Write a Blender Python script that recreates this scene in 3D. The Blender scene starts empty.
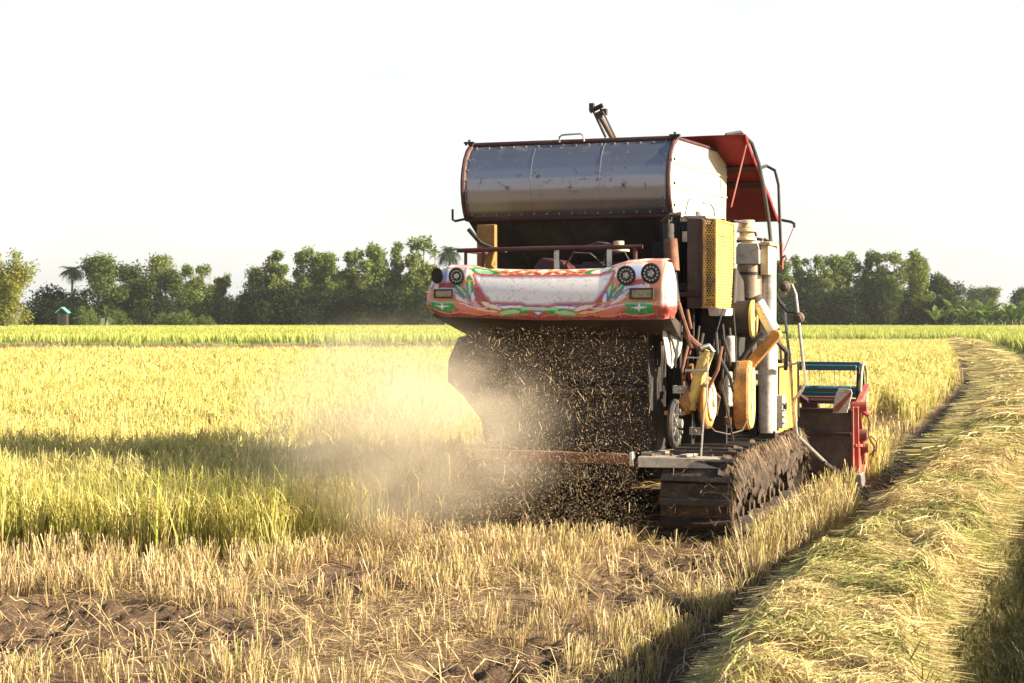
HAZE, SUN_E, SKY_S, EXPO = .00016, 5.0, .05, 1.88
CLOUD = (6.5, 6.45, 6.45)
import bpy, math, random
import numpy as np
from mathutils import Vector, Matrix
random.seed(7); RNG = np.random.default_rng(7)
R = math.radians
scene = bpy.context.scene
COL = scene.collection

# ------------------------------------------------------------------ materials
def new_mat(name):
    m = bpy.data.materials.new(name); m.use_nodes = True
    nt = m.node_tree; nt.nodes.clear()
    out = nt.nodes.new('ShaderNodeOutputMaterial')
    return m, nt, out
def paint(name, col, rough=.5, metal=0., dirt=(.10,.07,.045), amount=.45, scale=6., bump=.15, detail_scale=60., spec=.5):
    """a painted / bare surface with grime patches, fine specks and slight unevenness"""
    m, nt, out = new_mat(name); N = nt.nodes; L = nt.links
    b = N.new('ShaderNodeBsdfPrincipled')
    tc = N.new('ShaderNodeTexCoord')
    n1 = N.new('ShaderNodeTexNoise'); n1.inputs['Scale'].default_value = scale; n1.inputs['Detail'].default_value = 7; n1.inputs['Roughness'].default_value = .7
    n2 = N.new('ShaderNodeTexNoise'); n2.inputs['Scale'].default_value = detail_scale; n2.inputs['Detail'].default_value = 3
    L.new(tc.outputs['Object'], n1.inputs['Vector']); L.new(tc.outputs['Object'], n2.inputs['Vector'])
    mul = N.new('ShaderNodeMath'); mul.operation = 'MULTIPLY_ADD'; mul.inputs[1].default_value = .45
    L.new(n2.outputs['Fac'], mul.inputs[0]); L.new(n1.outputs['Fac'], mul.inputs[2])
    r = N.new('ShaderNodeMapRange'); r.inputs['From Min'].default_value = .92 - amount*.55; r.inputs['From Max'].default_value = 1.02 - amount*.2
    L.new(mul.outputs[0], r.inputs['Value'])
    mx = N.new('ShaderNodeMix'); mx.data_type = 'RGBA'
    mx.inputs['A'].default_value = (*col, 1); mx.inputs['B'].default_value = (*dirt, 1)
    L.new(r.outputs[0], mx.inputs['Factor']); L.new(mx.outputs['Result'], b.inputs['Base Color'])
    rr = N.new('ShaderNodeMapRange'); rr.inputs['To Min'].default_value = rough; rr.inputs['To Max'].default_value = min(1, rough + .35)
    L.new(r.outputs[0], rr.inputs['Value']); L.new(rr.outputs[0], b.inputs['Roughness'])
    if metal:
        mm = N.new('ShaderNodeMapRange'); mm.inputs['To Min'].default_value = metal; mm.inputs['To Max'].default_value = metal*.35
        L.new(r.outputs[0], mm.inputs['Value']); L.new(mm.outputs[0], b.inputs['Metallic'])
    bp = N.new('ShaderNodeBump'); bp.inputs['Strength'].default_value = bump; bp.inputs['Distance'].default_value = .02
    L.new(n1.outputs['Fac'], bp.inputs['Height']); L.new(bp.outputs[0], b.inputs['Normal'])
    L.new(b.outputs[0], out.inputs['Surface'])
    return m
def veg_mat(name, transl=.35, rough=.6, gain=1.0, spec=.25):
    m, nt, out = new_mat(name); N = nt.nodes; L = nt.links
    a = N.new('ShaderNodeAttribute'); a.attribute_name = 'Col'
    g = N.new('ShaderNodeVectorMath'); g.operation = 'SCALE'; g.inputs['Scale'].default_value = gain
    L.new(a.outputs['Color'], g.inputs[0])
    b = N.new('ShaderNodeBsdfPrincipled'); b.inputs['Roughness'].default_value = rough
    b.inputs['Specular IOR Level'].default_value = spec
    t = N.new('ShaderNodeBsdfTranslucent'); x = N.new('ShaderNodeMixShader'); x.inputs[0].default_value = transl
    L.new(g.outputs[0], b.inputs['Base Color']); L.new(g.outputs[0], t.inputs['Color'])
    L.new(b.outputs[0], x.inputs[1]); L.new(t.outputs[0], x.inputs[2]); L.new(x.outputs[0], out.inputs['Surface'])
    return m
M = {}
M['tank'] = paint('galvanised_sheet', (.34,.34,.37), .43, 1.0, (.10,.08,.065), .20, 9, .10, 60)
M['tankside'] = paint('pale_sheet_paint', (.64,.55,.43), .5, 0, (.50,.40,.30), .30, 3, .05)
M['darkred'] = paint('dark_red_paint', (.055,.009,.011), .5, 0, (.06,.035,.03), .5)
M['red'] = paint('red_paint', (.33,.055,.042), .5, 0, (.30,.17,.12), .48)
M['canvas'] = paint('red_canvas', (.20,.004,.006), .8, 0, (.12,.006,.008), .4, 2)
M['canvasdark'] = paint('dark_red_canvas_strip', (.035,.004,.005), .8, 0, (.05,.008,.008))
M['black'] = paint('black_metal', (.014,.012,.011), .5, 0, (.06,.042,.03), .42)
M['rubber'] = paint('black_rubber', (.022,.02,.018), .75, 0, (.10,.075,.05), .5)
M['housing'] = paint('dark_dusty_steel', (.017,.013,.011), .65, 0, (.07,.048,.032), .45, 4)
M['steel'] = paint('worn_steel', (.5,.49,.47), .38, .8, (.17,.12,.08), .45)
M['stainless'] = paint('stained_stainless', (.42,.34,.27), .3, .9, (.19,.11,.06), .5, 5)
M['yellow'] = paint('yellow_paint', (.70,.38,.04), .5, 0, (.25,.15,.07), .52)
M['pale_yellow'] = paint('pale_and_sunlit_yellow_paint', (.76,.54,.13), .5, 0, (.33,.22,.11), .50)  # also stands for yellow paint in sunlight on right-hand faces
M['orange'] = paint('orange_and_shaded_yellow_paint', (.55,.24,.04), .5, 0, (.18,.10,.055), .55)  # also stands for yellow paint in shade on rear faces
M['white'] = paint('white_paint', (.66,.63,.58), .5, 0, (.30,.23,.16), .50)
M['cream'] = paint('cream_paint', (.66,.54,.34), .5, 0, (.26,.18,.10), .50)
M['grey'] = paint('grey_paint', (.42,.41,.40), .5, .2, (.18,.14,.10), .45)
M['deck'] = paint('dusty_deck_plate', (.40,.37,.33), .65, .2, (.26,.20,.13), .5, 5)
M['rust'] = paint('rusty_steel', (.20,.085,.045), .75, 0, (.10,.045,.03), .55)
M['teal'] = paint('teal_paint', (.03,.12,.15), .5, 0, (.10,.12,.10), .35)
M['mud'] = paint('caked_mud', (.035,.022,.015), .9, 0, (.12,.08,.05), .5, 10, 1.0)
M['brown'] = paint('dusty_brown_plate', (.07,.040,.032), .65, 0, (.16,.115,.08), .5, 5)
M['glass'] = paint('lamp_glass', (.34,.33,.32), .12, .6, (.25,.2,.15), .35, 30)
M['amber'] = paint('amber_lens', (.35,.30,.16), .25, 0, (.18,.14,.08), .4, 30)
M['chrome'] = paint('chrome', (.75,.75,.75), .15, 1, (.25,.2,.16), .4, 30)
M['dark'] = paint('near_black', (.010,.009,.008), .8, 0, (.03,.022,.016), .4)  # plain near-black for inner frames, shroud, lamp opening and shed door
M['tin'] = paint('teal_tin_roof', (.10,.42,.42), .5)
M['ochre'] = paint('dull_ochre_paint', (.30,.15,.03), .6, 0, (.12,.07,.03), .5)
M['bark'] = paint('bark', (.10,.08,.055), .9, 0, (.09,.07,.05), .55, 3, .5)
M['palebark'] = paint('pale_bark', (.24,.21,.16), .85, 0, (.2,.15,.1), .5, 3, .4)
VEG = veg_mat('dry_blades', .38)
LEAF = veg_mat('tree_leaves', .30, .7, spec=.1)
STRAW = veg_mat('straw', .25, .5)
def vcol_paint(name, rough=.35):
    m, nt, out = new_mat(name); N = nt.nodes; L = nt.links
    a = N.new('ShaderNodeAttribute'); a.attribute_name = 'Col'
    b = N.new('ShaderNodeBsdfPrincipled'); b.inputs['Roughness'].default_value = rough
    tc = N.new('ShaderNodeTexCoord'); n = N.new('ShaderNodeTexNoise'); n.inputs['Scale'].default_value = 25; n.inputs['Detail'].default_value = 8; n.inputs['Roughness'].default_value=.75
    L.new(tc.outputs['Object'], n.inputs['Vector'])
    r = N.new('ShaderNodeMapRange'); r.inputs['From Min'].default_value = .58; r.inputs['From Max'].default_value = .74; r.inputs['To Max'].default_value = .6
    L.new(n.outputs['Fac'], r.inputs['Value'])
    mx = N.new('ShaderNodeMix'); mx.data_type = 'RGBA'; mx.inputs['B'].default_value = (.30,.23,.16,1)
    L.new(r.outputs[0], mx.inputs['Factor']); L.new(a.outputs['Color'], mx.inputs['A']); L.new(mx.outputs['Result'], b.inputs['Base Color'])
    L.new(b.outputs[0], out.inputs['Surface'])
    return m
M['pattern'] = vcol_paint('hand_painted_panel')

# ------------------------------------------------------------------ mesh helper
class MB:
    def __init__(s): s.v = []; s.f = []; s.mi = []; s.cur = 0
    def mat(s, i): s.cur = i; return s
    def add(s, vs, fs):
        o = len(s.v); s.v += [tuple(v) for v in vs]
        for f in fs: s.f.append(tuple(i + o for i in f)); s.mi.append(s.cur)
        return s
    def box(s, lo, hi, rot=None, about=None):
        x0,y0,z0 = lo; x1,y1,z1 = hi
        vs = [Vector(p) for p in ((x0,y0,z0),(x1,y0,z0),(x1,y1,z0),(x0,y1,z0),(x0,y0,z1),(x1,y0,z1),(x1,y1,z1),(x0,y1,z1))]
        if rot is not None:
            c = Vector(about) if about else (Vector(lo)+Vector(hi))/2
            vs = [c + rot @ (v - c) for v in vs]
        return s.add(vs, [(0,3,2,1),(4,5,6,7),(0,1,5,4),(1,2,6,5),(2,3,7,6),(3,0,4,7)])
    def beam(s, a, b, w, h, up=(0,0,1)):
        a = Vector(a); b = Vector(b); d = (b-a).normalized(); up = Vector(up)
        sd = d.cross(up)
        if sd.length < 1e-4: sd = d.cross(Vector((0,1,0)))
        sd.normalize(); u2 = sd.cross(d).normalized()
        vs = [p + sd*sx*w/2 + u2*sz*h/2 for p in (a,b) for sx,sz in ((-1,-1),(1,-1),(1,1),(-1,1))]
        return s.add(vs, [(0,3,2,1),(4,5,6,7),(0,1,5,4),(1,2,6,5),(2,3,7,6),(3,0,4,7)])
    def tube(s, pts, r, n=10, caps=True):
        pts = [Vector(p) for p in pts]; rs = r if isinstance(r, (list, tuple)) else [r]*len(pts)
        vs = []; prev = None
        for i, p in enumerate(pts):
            d = (pts[min(i+1, len(pts)-1)] - pts[max(i-1, 0)]).normalized()
            if prev is None:
                a = Vector((0,0,1)) if abs(d.z) < .9 else Vector((1,0,0))
                x = d.cross(a).normalized()
            else:
                x = (prev - d*prev.dot(d)).normalized()
            prev = x; y = d.cross(x)
            for k in range(n):
                t = 2*math.pi*k/n; vs.append(p + (x*math.cos(t) + y*math.sin(t))*rs[i])
        fs = []
        for i in range(len(pts)-1):
            for k in range(n):
                k2 = (k+1) % n; fs.append((i*n+k, i*n+k2, (i+1)*n+k2, (i+1)*n+k))
        if caps:
            fs.append(tuple(reversed(range(n)))); fs.append(tuple(range((len(pts)-1)*n, len(pts)*n)))
        return s.add(vs, fs)
    def cyl(s, a, b, r, n=20, r2=None): return s.tube([a, b], [r, r if r2 is None else r2], n)
    def prism(s, poly, axis, a, b):
        """poly in the plane across `axis` ('x': (y,z), 'y': (x,z), 'z': (x,y)), from a to b"""
        n = len(poly); vs = []
        for t in (a, b):
            for p, q in poly: vs.append({'x':(t,p,q),'y':(p,t,q),'z':(p,q,t)}[axis])
        fs = [tuple(range(n)), tuple(reversed(range(n, 2*n)))]
        for i in range(n):
            j = (i+1) % n; fs.append((i, i+n, j+n, j))
        return s.add(vs, fs)
    def grid(s, P):
        ny, nx = len(P), len(P[0]); vs = [p for row in P for p in row]
        return s.add(vs, [(j*nx+i, j*nx+i+1, (j+1)*nx+i+1, (j+1)*nx+i) for j in range(ny-1) for i in range(nx-1)])
    def pieces(s):
        """split into islands; islands whose boxes touch stay together"""
        par = list(range(len(s.v)))
        def fd(i):
            while par[i] != i: par[i] = par[par[i]]; i = par[i]
            return i
        for f in s.f:
            a = fd(f[0])
            for k in f[1:]: par[fd(k)] = a
        isl = {}
        for i in range(len(s.v)): isl.setdefault(fd(i), []).append(i)
        L_ = []
        for ids in isl.values():
            P = np.array([s.v[i] for i in ids]); L_.append([set(ids), P.min(0)-.003, P.max(0)+.003])
        ch = True
        while ch:
            ch = False
            for i in range(len(L_)):
                for j in range(i+1, len(L_)):
                    if (L_[i][1] <= L_[j][2]).all() and (L_[j][1] <= L_[i][2]).all():
                        L_[i] = [L_[i][0]|L_[j][0], np.minimum(L_[i][1],L_[j][1]), np.maximum(L_[i][2],L_[j][2])]; L_.pop(j); ch = True; break
                if ch: break
        out = []
        for ids, _, _ in L_:
            m_ = MB(); ix = sorted(ids); mp_ = {a:b for b,a in enumerate(ix)}; m_.v = [s.v[i] for i in ix]
            for f, mi in zip(s.f, s.mi):
                if f[0] in ids: m_.f.append(tuple(mp_[k] for k in f)); m_.mi.append(mi)
            out.append(m_)
        return out
    def build(s, name, mats, parent=None, bevel=0, smooth=True, angle=35, fix=True, each=False):
        if each:
            for m_ in s.pieces(): o = m_.build(name, mats, parent, bevel, smooth, angle, fix)
            return o
        me = bpy.data.meshes.new(name); me.from_pydata(s.v, [], s.f)
        if not isinstance(mats, (list, tuple)): mats = [mats]
        for m in mats: me.materials.append(M[m] if isinstance(m, str) else m)
        me.polygons.foreach_set('material_index', s.mi)
        if fix:
            import bmesh
            bm = bmesh.new(); bm.from_mesh(me); bmesh.ops.recalc_face_normals(bm, faces=bm.faces); bm.to_mesh(me); bm.free()
        if smooth:
            me.polygons.foreach_set('use_smooth', [True]*len(me.polygons)); me.set_sharp_from_angle(angle=R(angle))
        o = bpy.data.objects.new(name, me); COL.objects.link(o)
        if parent: o.parent = parent
        if bevel:
            b = o.modifiers.new('bevel', 'BEVEL'); b.width = bevel; b.segments = 2; b.limit_method = 'ANGLE'; b.angle_limit = R(40)
        return o
def stadium(cx, cy, hw, hh, n=10, tilt=0):
    """rounded pill outline: half width hw, half height hh (hh >= hw)"""
    pts = []
    for k in range(n+1): t = math.pi*k/n; pts.append((hw*math.cos(t), hh-hw + hw*math.sin(t)))
    for k in range(n+1): t = math.pi + math.pi*k/n; pts.append((hw*math.cos(t), -(hh-hw) + hw*math.sin(t)))
    c, s_ = math.cos(tilt), math.sin(tilt)
    return [(cx + x*c - y*s_, cy + x*s_ + y*c) for x, y in pts]
def circ(cx, cy, rx, ry=None, n=24):
    ry = ry or rx
    return [(cx + rx*math.cos(2*math.pi*k/n), cy + ry*math.sin(2*math.pi*k/n)) for k in range(n)]
def tag(o, label=None, cat=None, group=None, kind=None):
    if label: o['label'] = label
    if cat: o['category'] = cat
    if group: o['group'] = group
    if kind: o['kind'] = kind
    return o
def empty(name, loc, rz=0):
    o = bpy.data.objects.new(name, None); COL.objects.link(o); o.location = loc; o.rotation_euler = (0,0,rz); o.empty_display_size = .3
    return o
def smoothstep(a, b, x): t = np.clip((x-a)/(b-a), 0, 1); return t*t*(3-2*t)

# numpy value noise
def _h(ix, iy, seed):
    n = (ix.astype(np.int64)*374761393 + iy.astype(np.int64)*668265263 + seed*1274126177) & 0x7fffffff
    n = ((n ^ (n >> 13))*1103515245 + 12345) & 0x7fffffff
    n = ((n ^ (n >> 11))*1597334677) & 0x7fffffff
    return (n & 0xffff)/65535.
def vnoise(x, y, seed=0):
    ix = np.floor(x); iy = np.floor(y); fx = x-ix; fy = y-iy
    fx = fx*fx*(3-2*fx); fy = fy*fy*(3-2*fy)
    a=_h(ix,iy,seed); b=_h(ix+1,iy,seed); c=_h(ix,iy+1,seed); d=_h(ix+1,iy+1,seed)
    return (a*(1-fx)+b*fx)*(1-fy) + (c*(1-fx)+d*fx)*fy
def fbm(x, y, seed=0, oct=4):
    s = 0; a = .5
    for k in range(oct): s = s + a*vnoise(x*2**k, y*2**k, seed+k*17); a *= .5
    return s/.9375

# ------------------------------------------------------------------ the layout of the field
TH = R(19); OX, OY = .675, 12.5
FX, FY = math.sin(TH), math.cos(TH); RX, RY = math.cos(TH), -math.sin(TH)
def to_uv(X, Y): return (X-OX)*FX + (Y-OY)*FY, (X-OX)*RX + (Y-OY)*RY       # forward, right
def XL(Y): return np.interp(Y, [0,3,5,6.3,7.6,9.5,11.4,13,15,18.4,28.6,37,50,77,94,130], [-.9,-.1,.38,.66,.98,1.65,2.42,3.02,3.74,5.05,8.42,11.1,14.8,21.8,26.2,35.5])
def zones(X, Y):
    u, v = to_uv(X, Y); c = X - XL(Y)
    j = (fbm(X*1.3, Y*1.3, 3)-.5)
    ye = 64 + 22*smoothstep(2, 12, X)
    rice = (Y > 11.15 + j*.8) & (Y < ye + j*2) & (c < -.50 - .42*smoothstep(15, 22, Y) + j*.4) & ((v < -1.66 + j*.25) | (u > 4.75 + j*.5)) & (X > -40)
    tongue = (X - (5.2 + (Y-22)*.22) )
    rice &= ~((Y > 18) & (Y < 29) & (np.abs(tongue) < .62*(1-(Y-18)/13)))
    rice &= ~((Y > 52.5 + j*2) & (Y < 54.5 + j*2))
    right = (c > 2.4 + j*.3) & (Y < 74)
    green = ((Y > ye + 30 + j*9) | ((c > 2.6) & (Y > 60))) & (Y < 218)
    rut = np.minimum(np.abs(v-.84), np.abs(v+.84))
    mud = smoothstep(.46, .26, rut + j*.34) * (u < 3.2) * (Y < 14) * (c < -.1)
    mud *= .40 + .60*smoothstep(.40, .54, fbm(X*.9+2, Y*.9, 35))
    left = smoothstep(-1.3, -2.0, X - (Y-8.6)*.5 + j*1.6) * smoothstep(9.75, 9.35, Y + j*.9) * smoothstep(7.3, 7.9, Y+j)
    mud = np.maximum(mud, left)
    mud = np.maximum(mud, smoothstep(.57,.66, fbm(X*1.1+9, Y*1.1, 31)) * (Y < 11.2)*.8)
    stub = (Y > 3) & (Y < 66) & (~rice) & (c < -.36 - .42*smoothstep(13, 18, Y) + j*.2) & (X > -12) & ((Y < 11.6) | (v > -1.66))
    stub &= ~((np.abs(v) < 1.25) & (u > -.65) & (u < 4.2))
    return dict(u=u, v=v, c=c, rice=rice, right=right, green=green, mud=mud, stub=stub)
def gz(X, Y):
    X = np.asarray(X, float); Y = np.asarray(Y, float)
    z = zones(X, Y); c = z['c']; near = smoothstep(60, 25, Y)
    h = .05*(fbm(X*.8, Y*.8, 1)-.5)*near
    m = z['mud']
    h = h + m*(-.055 + .12*(fbm(X*4, Y*4, 5)-.45) + .07*(vnoise(X*12, Y*12, 8)-.5)*near + .06*(vnoise(X*25, Y*25, 9)-.5)*near + .02*(vnoise(X*11+3, Y*11, 15)>.62))
    h = h + .02*(vnoise(X*9, Y*9, 12)-.5)*near
    lev = smoothstep(.0, .26, c + .12*(fbm(X*1.2, Y*1.2, 21)-.5)) * smoothstep(1.12, .86, c + .14*(fbm(X*1.5, Y*1.5, 22)-.5))
    hh = (.28 + .10*smoothstep(12, 20, Y))*(1-.5*smoothstep(36, 50, Y)) + .10*(fbm(X*.7, Y*.7, 23)-.5) + .05*(fbm(X*3, Y*3, 24)-.5)
    h = h + lev*hh*smoothstep(125, 90, Y)
    ditch = smoothstep(1.0, 1.25, c)*smoothstep(2.5, 2.3, c)*(Y < 85)
    h = h - .22*ditch - .10*smoothstep(-.65,-.35,c)*smoothstep(.08,-.05,c)*smoothstep(80,50,Y)
    bank = smoothstep(92, 95, Y)*smoothstep(101, 98, Y)*(c < -4)
    return h + .12*bank

# ------------------------------------------------------------------ ground: one sheet to the horizon
def axis(lo, hi, step, far, g=1.09):
    a = list(np.arange(lo, hi, step)); s = step; x = a[-1]
    while x < far: s *= g; x += s; a.append(x)
    s = step; x = a[0]; b = []
    while x > -far: s *= g; x -= s; b.append(x)
    return np.array(b[::-1] + a)
xs = axis(-5, 7.5, .035, 1500, 1.06)
ys = [ -1500, -600, -200, -60, -20, -6, -1, 2 ] + list(np.arange(4, 19, .035))
s = .035; y = ys[-1]
while y < 1600: s *= 1.03 if y < 140 else 1.15; y += s; ys.append(y)
ys = np.array(ys)
GX, GY = np.meshgrid(xs, ys); GZ = gz(GX, GY)
def grid_mesh(name, X, Y, Z, colors, mat):
    ny, nx = X.shape; me = bpy.data.meshes.new(name)
    co = np.stack([X, Y, Z], -1).reshape(-1, 3).astype(np.float32)
    idx = np.arange(nx*ny).reshape(ny, nx)
    q = np.stack([idx[:-1,:-1], idx[:-1,1:], idx[1:,1:], idx[1:,:-1]], -1).reshape(-1, 4).astype(np.int32)
    return raw_mesh(name, co, q, colors, mat)
def raw_mesh(name, co, quads, colors, mat, smooth=True, parent=None):
    me = bpy.data.meshes.new(name); nq = len(quads)
    me.vertices.add(len(co)); me.vertices.foreach_set('co', co.astype(np.float32).ravel())
    me.loops.add(nq*4); me.loops.foreach_set('vertex_index', quads.astype(np.int32).ravel())
    me.polygons.add(nq); me.polygons.foreach_set('loop_start', np.arange(0, nq*4, 4, dtype=np.int32))
    me.update(calc_edges=True)
    if colors is not None:
        a = me.attributes.new('Col', 'FLOAT_COLOR', 'POINT')
        c4 = np.ones((len(co), 4), np.float32); c4[:, :3] = colors; a.data.foreach_set('color', c4.ravel())
    if smooth: me.polygons.foreach_set('use_smooth', np.ones(nq, bool))
    me.materials.append(mat)
    o = bpy.data.objects.new(name, me); COL.objects.link(o)
    if parent: o.parent = parent
    return o
z = zones(GX, GY); n = fbm(GX*2.2, GY*2.2, 41)[..., None]; n2 = fbm(GX*11, GY*11, 43)[..., None]
mudc = np.array([.065,.039,.024])*(1-n2) + np.array([.155,.10,.060])*n2
soil = np.array([.15,.095,.055])*(1-n) + np.array([.26,.18,.10])*n
col = soil*(1-z['mud'][..., None]) + mudc*z['mud'][..., None]
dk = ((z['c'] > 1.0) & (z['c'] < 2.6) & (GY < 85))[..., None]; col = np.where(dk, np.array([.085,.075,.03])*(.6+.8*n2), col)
crop = (z['rice'] & (GY > 22))[..., None]; col = np.where(crop, np.array([.40,.34,.12])*(.75+.5*n), col)
grn = (z['green'] | (z['right'] & (GY > 10)))[..., None]; col = np.where(grn, np.array([.22,.27,.06])*(.75+.5*n), col)
farg = (GY > 218)[..., None]; col = np.where(farg, np.array([.10,.13,.04])*(.8+.4*n), col)
dk = ((z['c'] > -.75) & (z['c'] < .04) & (GY < 100))[..., None]; col = np.where(dk, np.array([.075,.052,.030])*(.6+.8*n2), col)  # shadow strip left of the bank, put into the soil colour
lev = ((z['c'] > -.0) & (z['c'] < 1.55) & (GY < 120))[..., None]; col = np.where(lev, np.array([.26,.21,.09])*(.7+.6*n), col)
m, nt, out = new_mat('field_soil'); N = nt.nodes; L = nt.links
a = N.new('ShaderNodeAttribute'); a.attribute_name = 'Col'
b = N.new('ShaderNodeBsdfPrincipled'); b.inputs['Roughness'].default_value = .9; b.inputs['Specular IOR Level'].default_value = .25
tc = N.new('ShaderNodeTexCoord'); nn = N.new('ShaderNodeTexNoise'); nn.inputs['Scale'].default_value = 28; nn.inputs['Detail'].default_value = 8; nn.inputs['Roughness'].default_value = .7
L.new(tc.outputs['Object'], nn.inputs['Vector'])
mr = N.new('ShaderNodeMapRange'); mr.inputs['From Min'].default_value=.3; mr.inputs['From Max'].default_value=.7; mr.inputs['To Min'].default_value=.55; mr.inputs['To Max'].default_value=1.35
L.new(nn.outputs['Fac'], mr.inputs['Value'])
vm = N.new('ShaderNodeVectorMath'); vm.operation='SCALE'; L.new(a.outputs['Color'], vm.inputs[0]); L.new(mr.outputs[0], vm.inputs['Scale']); L.new(vm.outputs[0], b.inputs['Base Color'])
bp = N.new('ShaderNodeBump'); bp.inputs['Strength'].default_value=.9; bp.inputs['Distance'].default_value=.04; L.new(nn.outputs['Fac'], bp.inputs['Height']); L.new(bp.outputs[0], b.inputs['Normal'])
L.new(b.outputs[0], out.inputs['Surface'])
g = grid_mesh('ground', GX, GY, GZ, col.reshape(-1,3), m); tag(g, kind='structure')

# ------------------------------------------------------------------ blades (crop, stubble, straw)
def blades(base, L_, w, az, tilt0, bend, cb, ct, segs=3, tipw=.25, follow=False, off=None, arch=.8):
    """strips growing from base: length, width, azimuth of lean, tilt from vertical at the foot, added bend to the tip, colours foot/tip"""
    n = len(base); pts = [base.copy()]; p = base.copy()
    for k in range(segs):
        t = tilt0 + bend*(k+.5)/segs
        d = np.stack([np.sin(t)*np.cos(az), np.sin(t)*np.sin(az), np.cos(t)], -1)
        p = p + d*(L_/segs)[:, None]; pts.append(p.copy())
    P = np.stack(pts, 1)
    if follow: P[:, :, 2] = np.clip(gz(P[:, :, 0], P[:, :, 1]), base[:, 2:3]-.05, base[:, 2:3]+.05) + off[:, None]*(1 + arch*np.sin(np.linspace(.3, 2.9, segs+1)))[None]
    fa = az + np.pi/2 + RNG.uniform(-.9, .9, n); side = np.stack([np.cos(fa), np.sin(fa), RNG.uniform(-.15,.15,n)], -1)
    if follow: side[:, 2] = RNG.uniform(-.7, .7, n)
    prof = np.interp(np.linspace(0, 1, segs+1), [0, .5, 1], [.8, 1, tipw])
    W = side[:, None, :]*(w[:, None, None]*.5)*prof[None, :, None]
    V = np.stack([P - W, P + W], 2).reshape(n, -1, 3)
    k = np.arange(segs); q = np.stack([2*k, 2*k+1, 2*k+3, 2*k+2], -1)
    Q = (q[None] + (np.arange(n)*(segs+1)*2)[:, None, None]).reshape(-1, 4)
    tt = np.linspace(0, 1, segs+1)[None, :, None, None]
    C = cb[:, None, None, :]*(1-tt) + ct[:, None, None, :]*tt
    C = np.broadcast_to(C, (n, segs+1, 2, 3)).reshape(-1, 3)
    return V.reshape(-1, 3), Q, C
def join(parts):
    vs, qs, cs = [], [], []; o = 0
    for v, q, c in parts: vs.append(v); qs.append(q + o); cs.append(c); o += len(v)
    return np.concatenate(vs), np.concatenate(qs), np.concatenate(cs)
def scatter(n, x0, x1, y0, y1, bymargin=None):
    Y = RNG.uniform(y0, y1, n); X = RNG.uniform(x0, x1, n); return X, Y
def frustum(density, y0, y1, margin=1.6, k=.335):
    """random points on the ground the camera (or a neighbour of it) sees between two distances"""
    A = k*(y1*y1-y0*y0) + 2*margin*(y1-y0); n = int(A*density)
    Y = np.sqrt(RNG.uniform(y0*y0, y1*y1, n)) if margin < .1*y1 else RNG.uniform(y0, y1, n)
    wdt = k*Y + margin
    if not margin < .1*y1:
        keep = RNG.uniform(0, 1, n) < wdt/(k*y1+margin); Y = Y[keep]; wdt = wdt[keep]
        n2 = len(Y)
    X = RNG.uniform(-1, 1, len(Y))*wdt
    return X, Y
def tint(n, a, b, var=.12):
    t = RNG.uniform(0, 1, n)[:, None]; c = np.array(a)*(1-t) + np.array(b)*t
    return np.clip(c*(1 + RNG.normal(0, var, n))[:, None], .01, .95)
def hills(X, Y, k, spread):
    """each plant of k blades around its centre"""
    n = len(X); X = np.repeat(X, k) + RNG.normal(0, spread, n*k); Y = np.repeat(Y, k) + RNG.normal(0, spread, n*k); return X, Y

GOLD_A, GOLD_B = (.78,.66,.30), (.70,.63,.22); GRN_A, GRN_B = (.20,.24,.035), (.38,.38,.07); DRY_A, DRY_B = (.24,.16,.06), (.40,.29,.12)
parts = []
def patch(X, Y): return (.80 + .40*fbm(X*.35, Y*.2, 57) * (.6+.8*vnoise(X*1.1, Y*.6, 58)))[:, None]
def rice(y0, y1, dens, k, wmul, hmul=1., seg=3):
    X, Y = frustum(dens, y0, y1); m_ = zones(X, Y)['rice']; X, Y = X[m_], Y[m_]
    lod = fbm(X*.5, Y*.5, 51); lod2 = fbm(X*.16, Y*.3, 52)
    hh = np.repeat((.50 + .10*(lod-.5) + .10*(lod2-.5))*hmul, k); gr = np.repeat(smoothstep(.35,.65, lod*.6 + lod2*.4), k)
    X, Y = hills(X, Y, k, .035*max(1, wmul*.7)); n = len(X)
    B = np.stack([X, Y, gz(X, Y)-.01], -1)
    h = hh*RNG.uniform(.72, 1.12, n); az = RNG.uniform(0, 2*np.pi, n)
    ed = smoothstep(13.0, 11.6, Y)     # the young edge row is greener
    green = RNG.uniform(0,1,n) < (.24 + .25*gr + .22*ed)
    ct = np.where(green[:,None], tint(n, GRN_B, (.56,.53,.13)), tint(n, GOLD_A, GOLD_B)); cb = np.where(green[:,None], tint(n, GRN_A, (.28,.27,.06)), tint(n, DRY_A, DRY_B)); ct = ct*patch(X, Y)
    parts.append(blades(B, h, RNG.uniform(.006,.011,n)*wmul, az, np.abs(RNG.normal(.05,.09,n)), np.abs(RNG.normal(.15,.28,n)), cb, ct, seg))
    # drooping ears at the top
    e = RNG.uniform(0,1,n) < .55; ne = e.sum(); Be = B[e].copy(); he = h[e]*RNG.uniform(.82,1.0,ne)
    Be[:,2] += he*.80; Be[:,:2] += RNG.normal(0,.03*max(1,wmul*.5),(ne,2))
    parts.append(blades(Be, RNG.uniform(.10,.19,ne)*max(1,wmul*.45), RNG.uniform(.009,.016,ne)*wmul, RNG.uniform(0,2*np.pi,ne), RNG.uniform(.1,.5,ne), RNG.uniform(.9,2.1,ne), tint(ne,(.56,.47,.14),GOLD_B), tint(ne,(.68,.55,.20),(.58,.46,.13)), seg))
rice(10.8, 14.0, 70, 12, .9); rice(14.0, 19, 42, 11, 1.35); rice(19, 34, 22, 10, 1.8, seg=2); rice(34, 90, 8.5, 8, 3.0, 1.02, 2)
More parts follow.
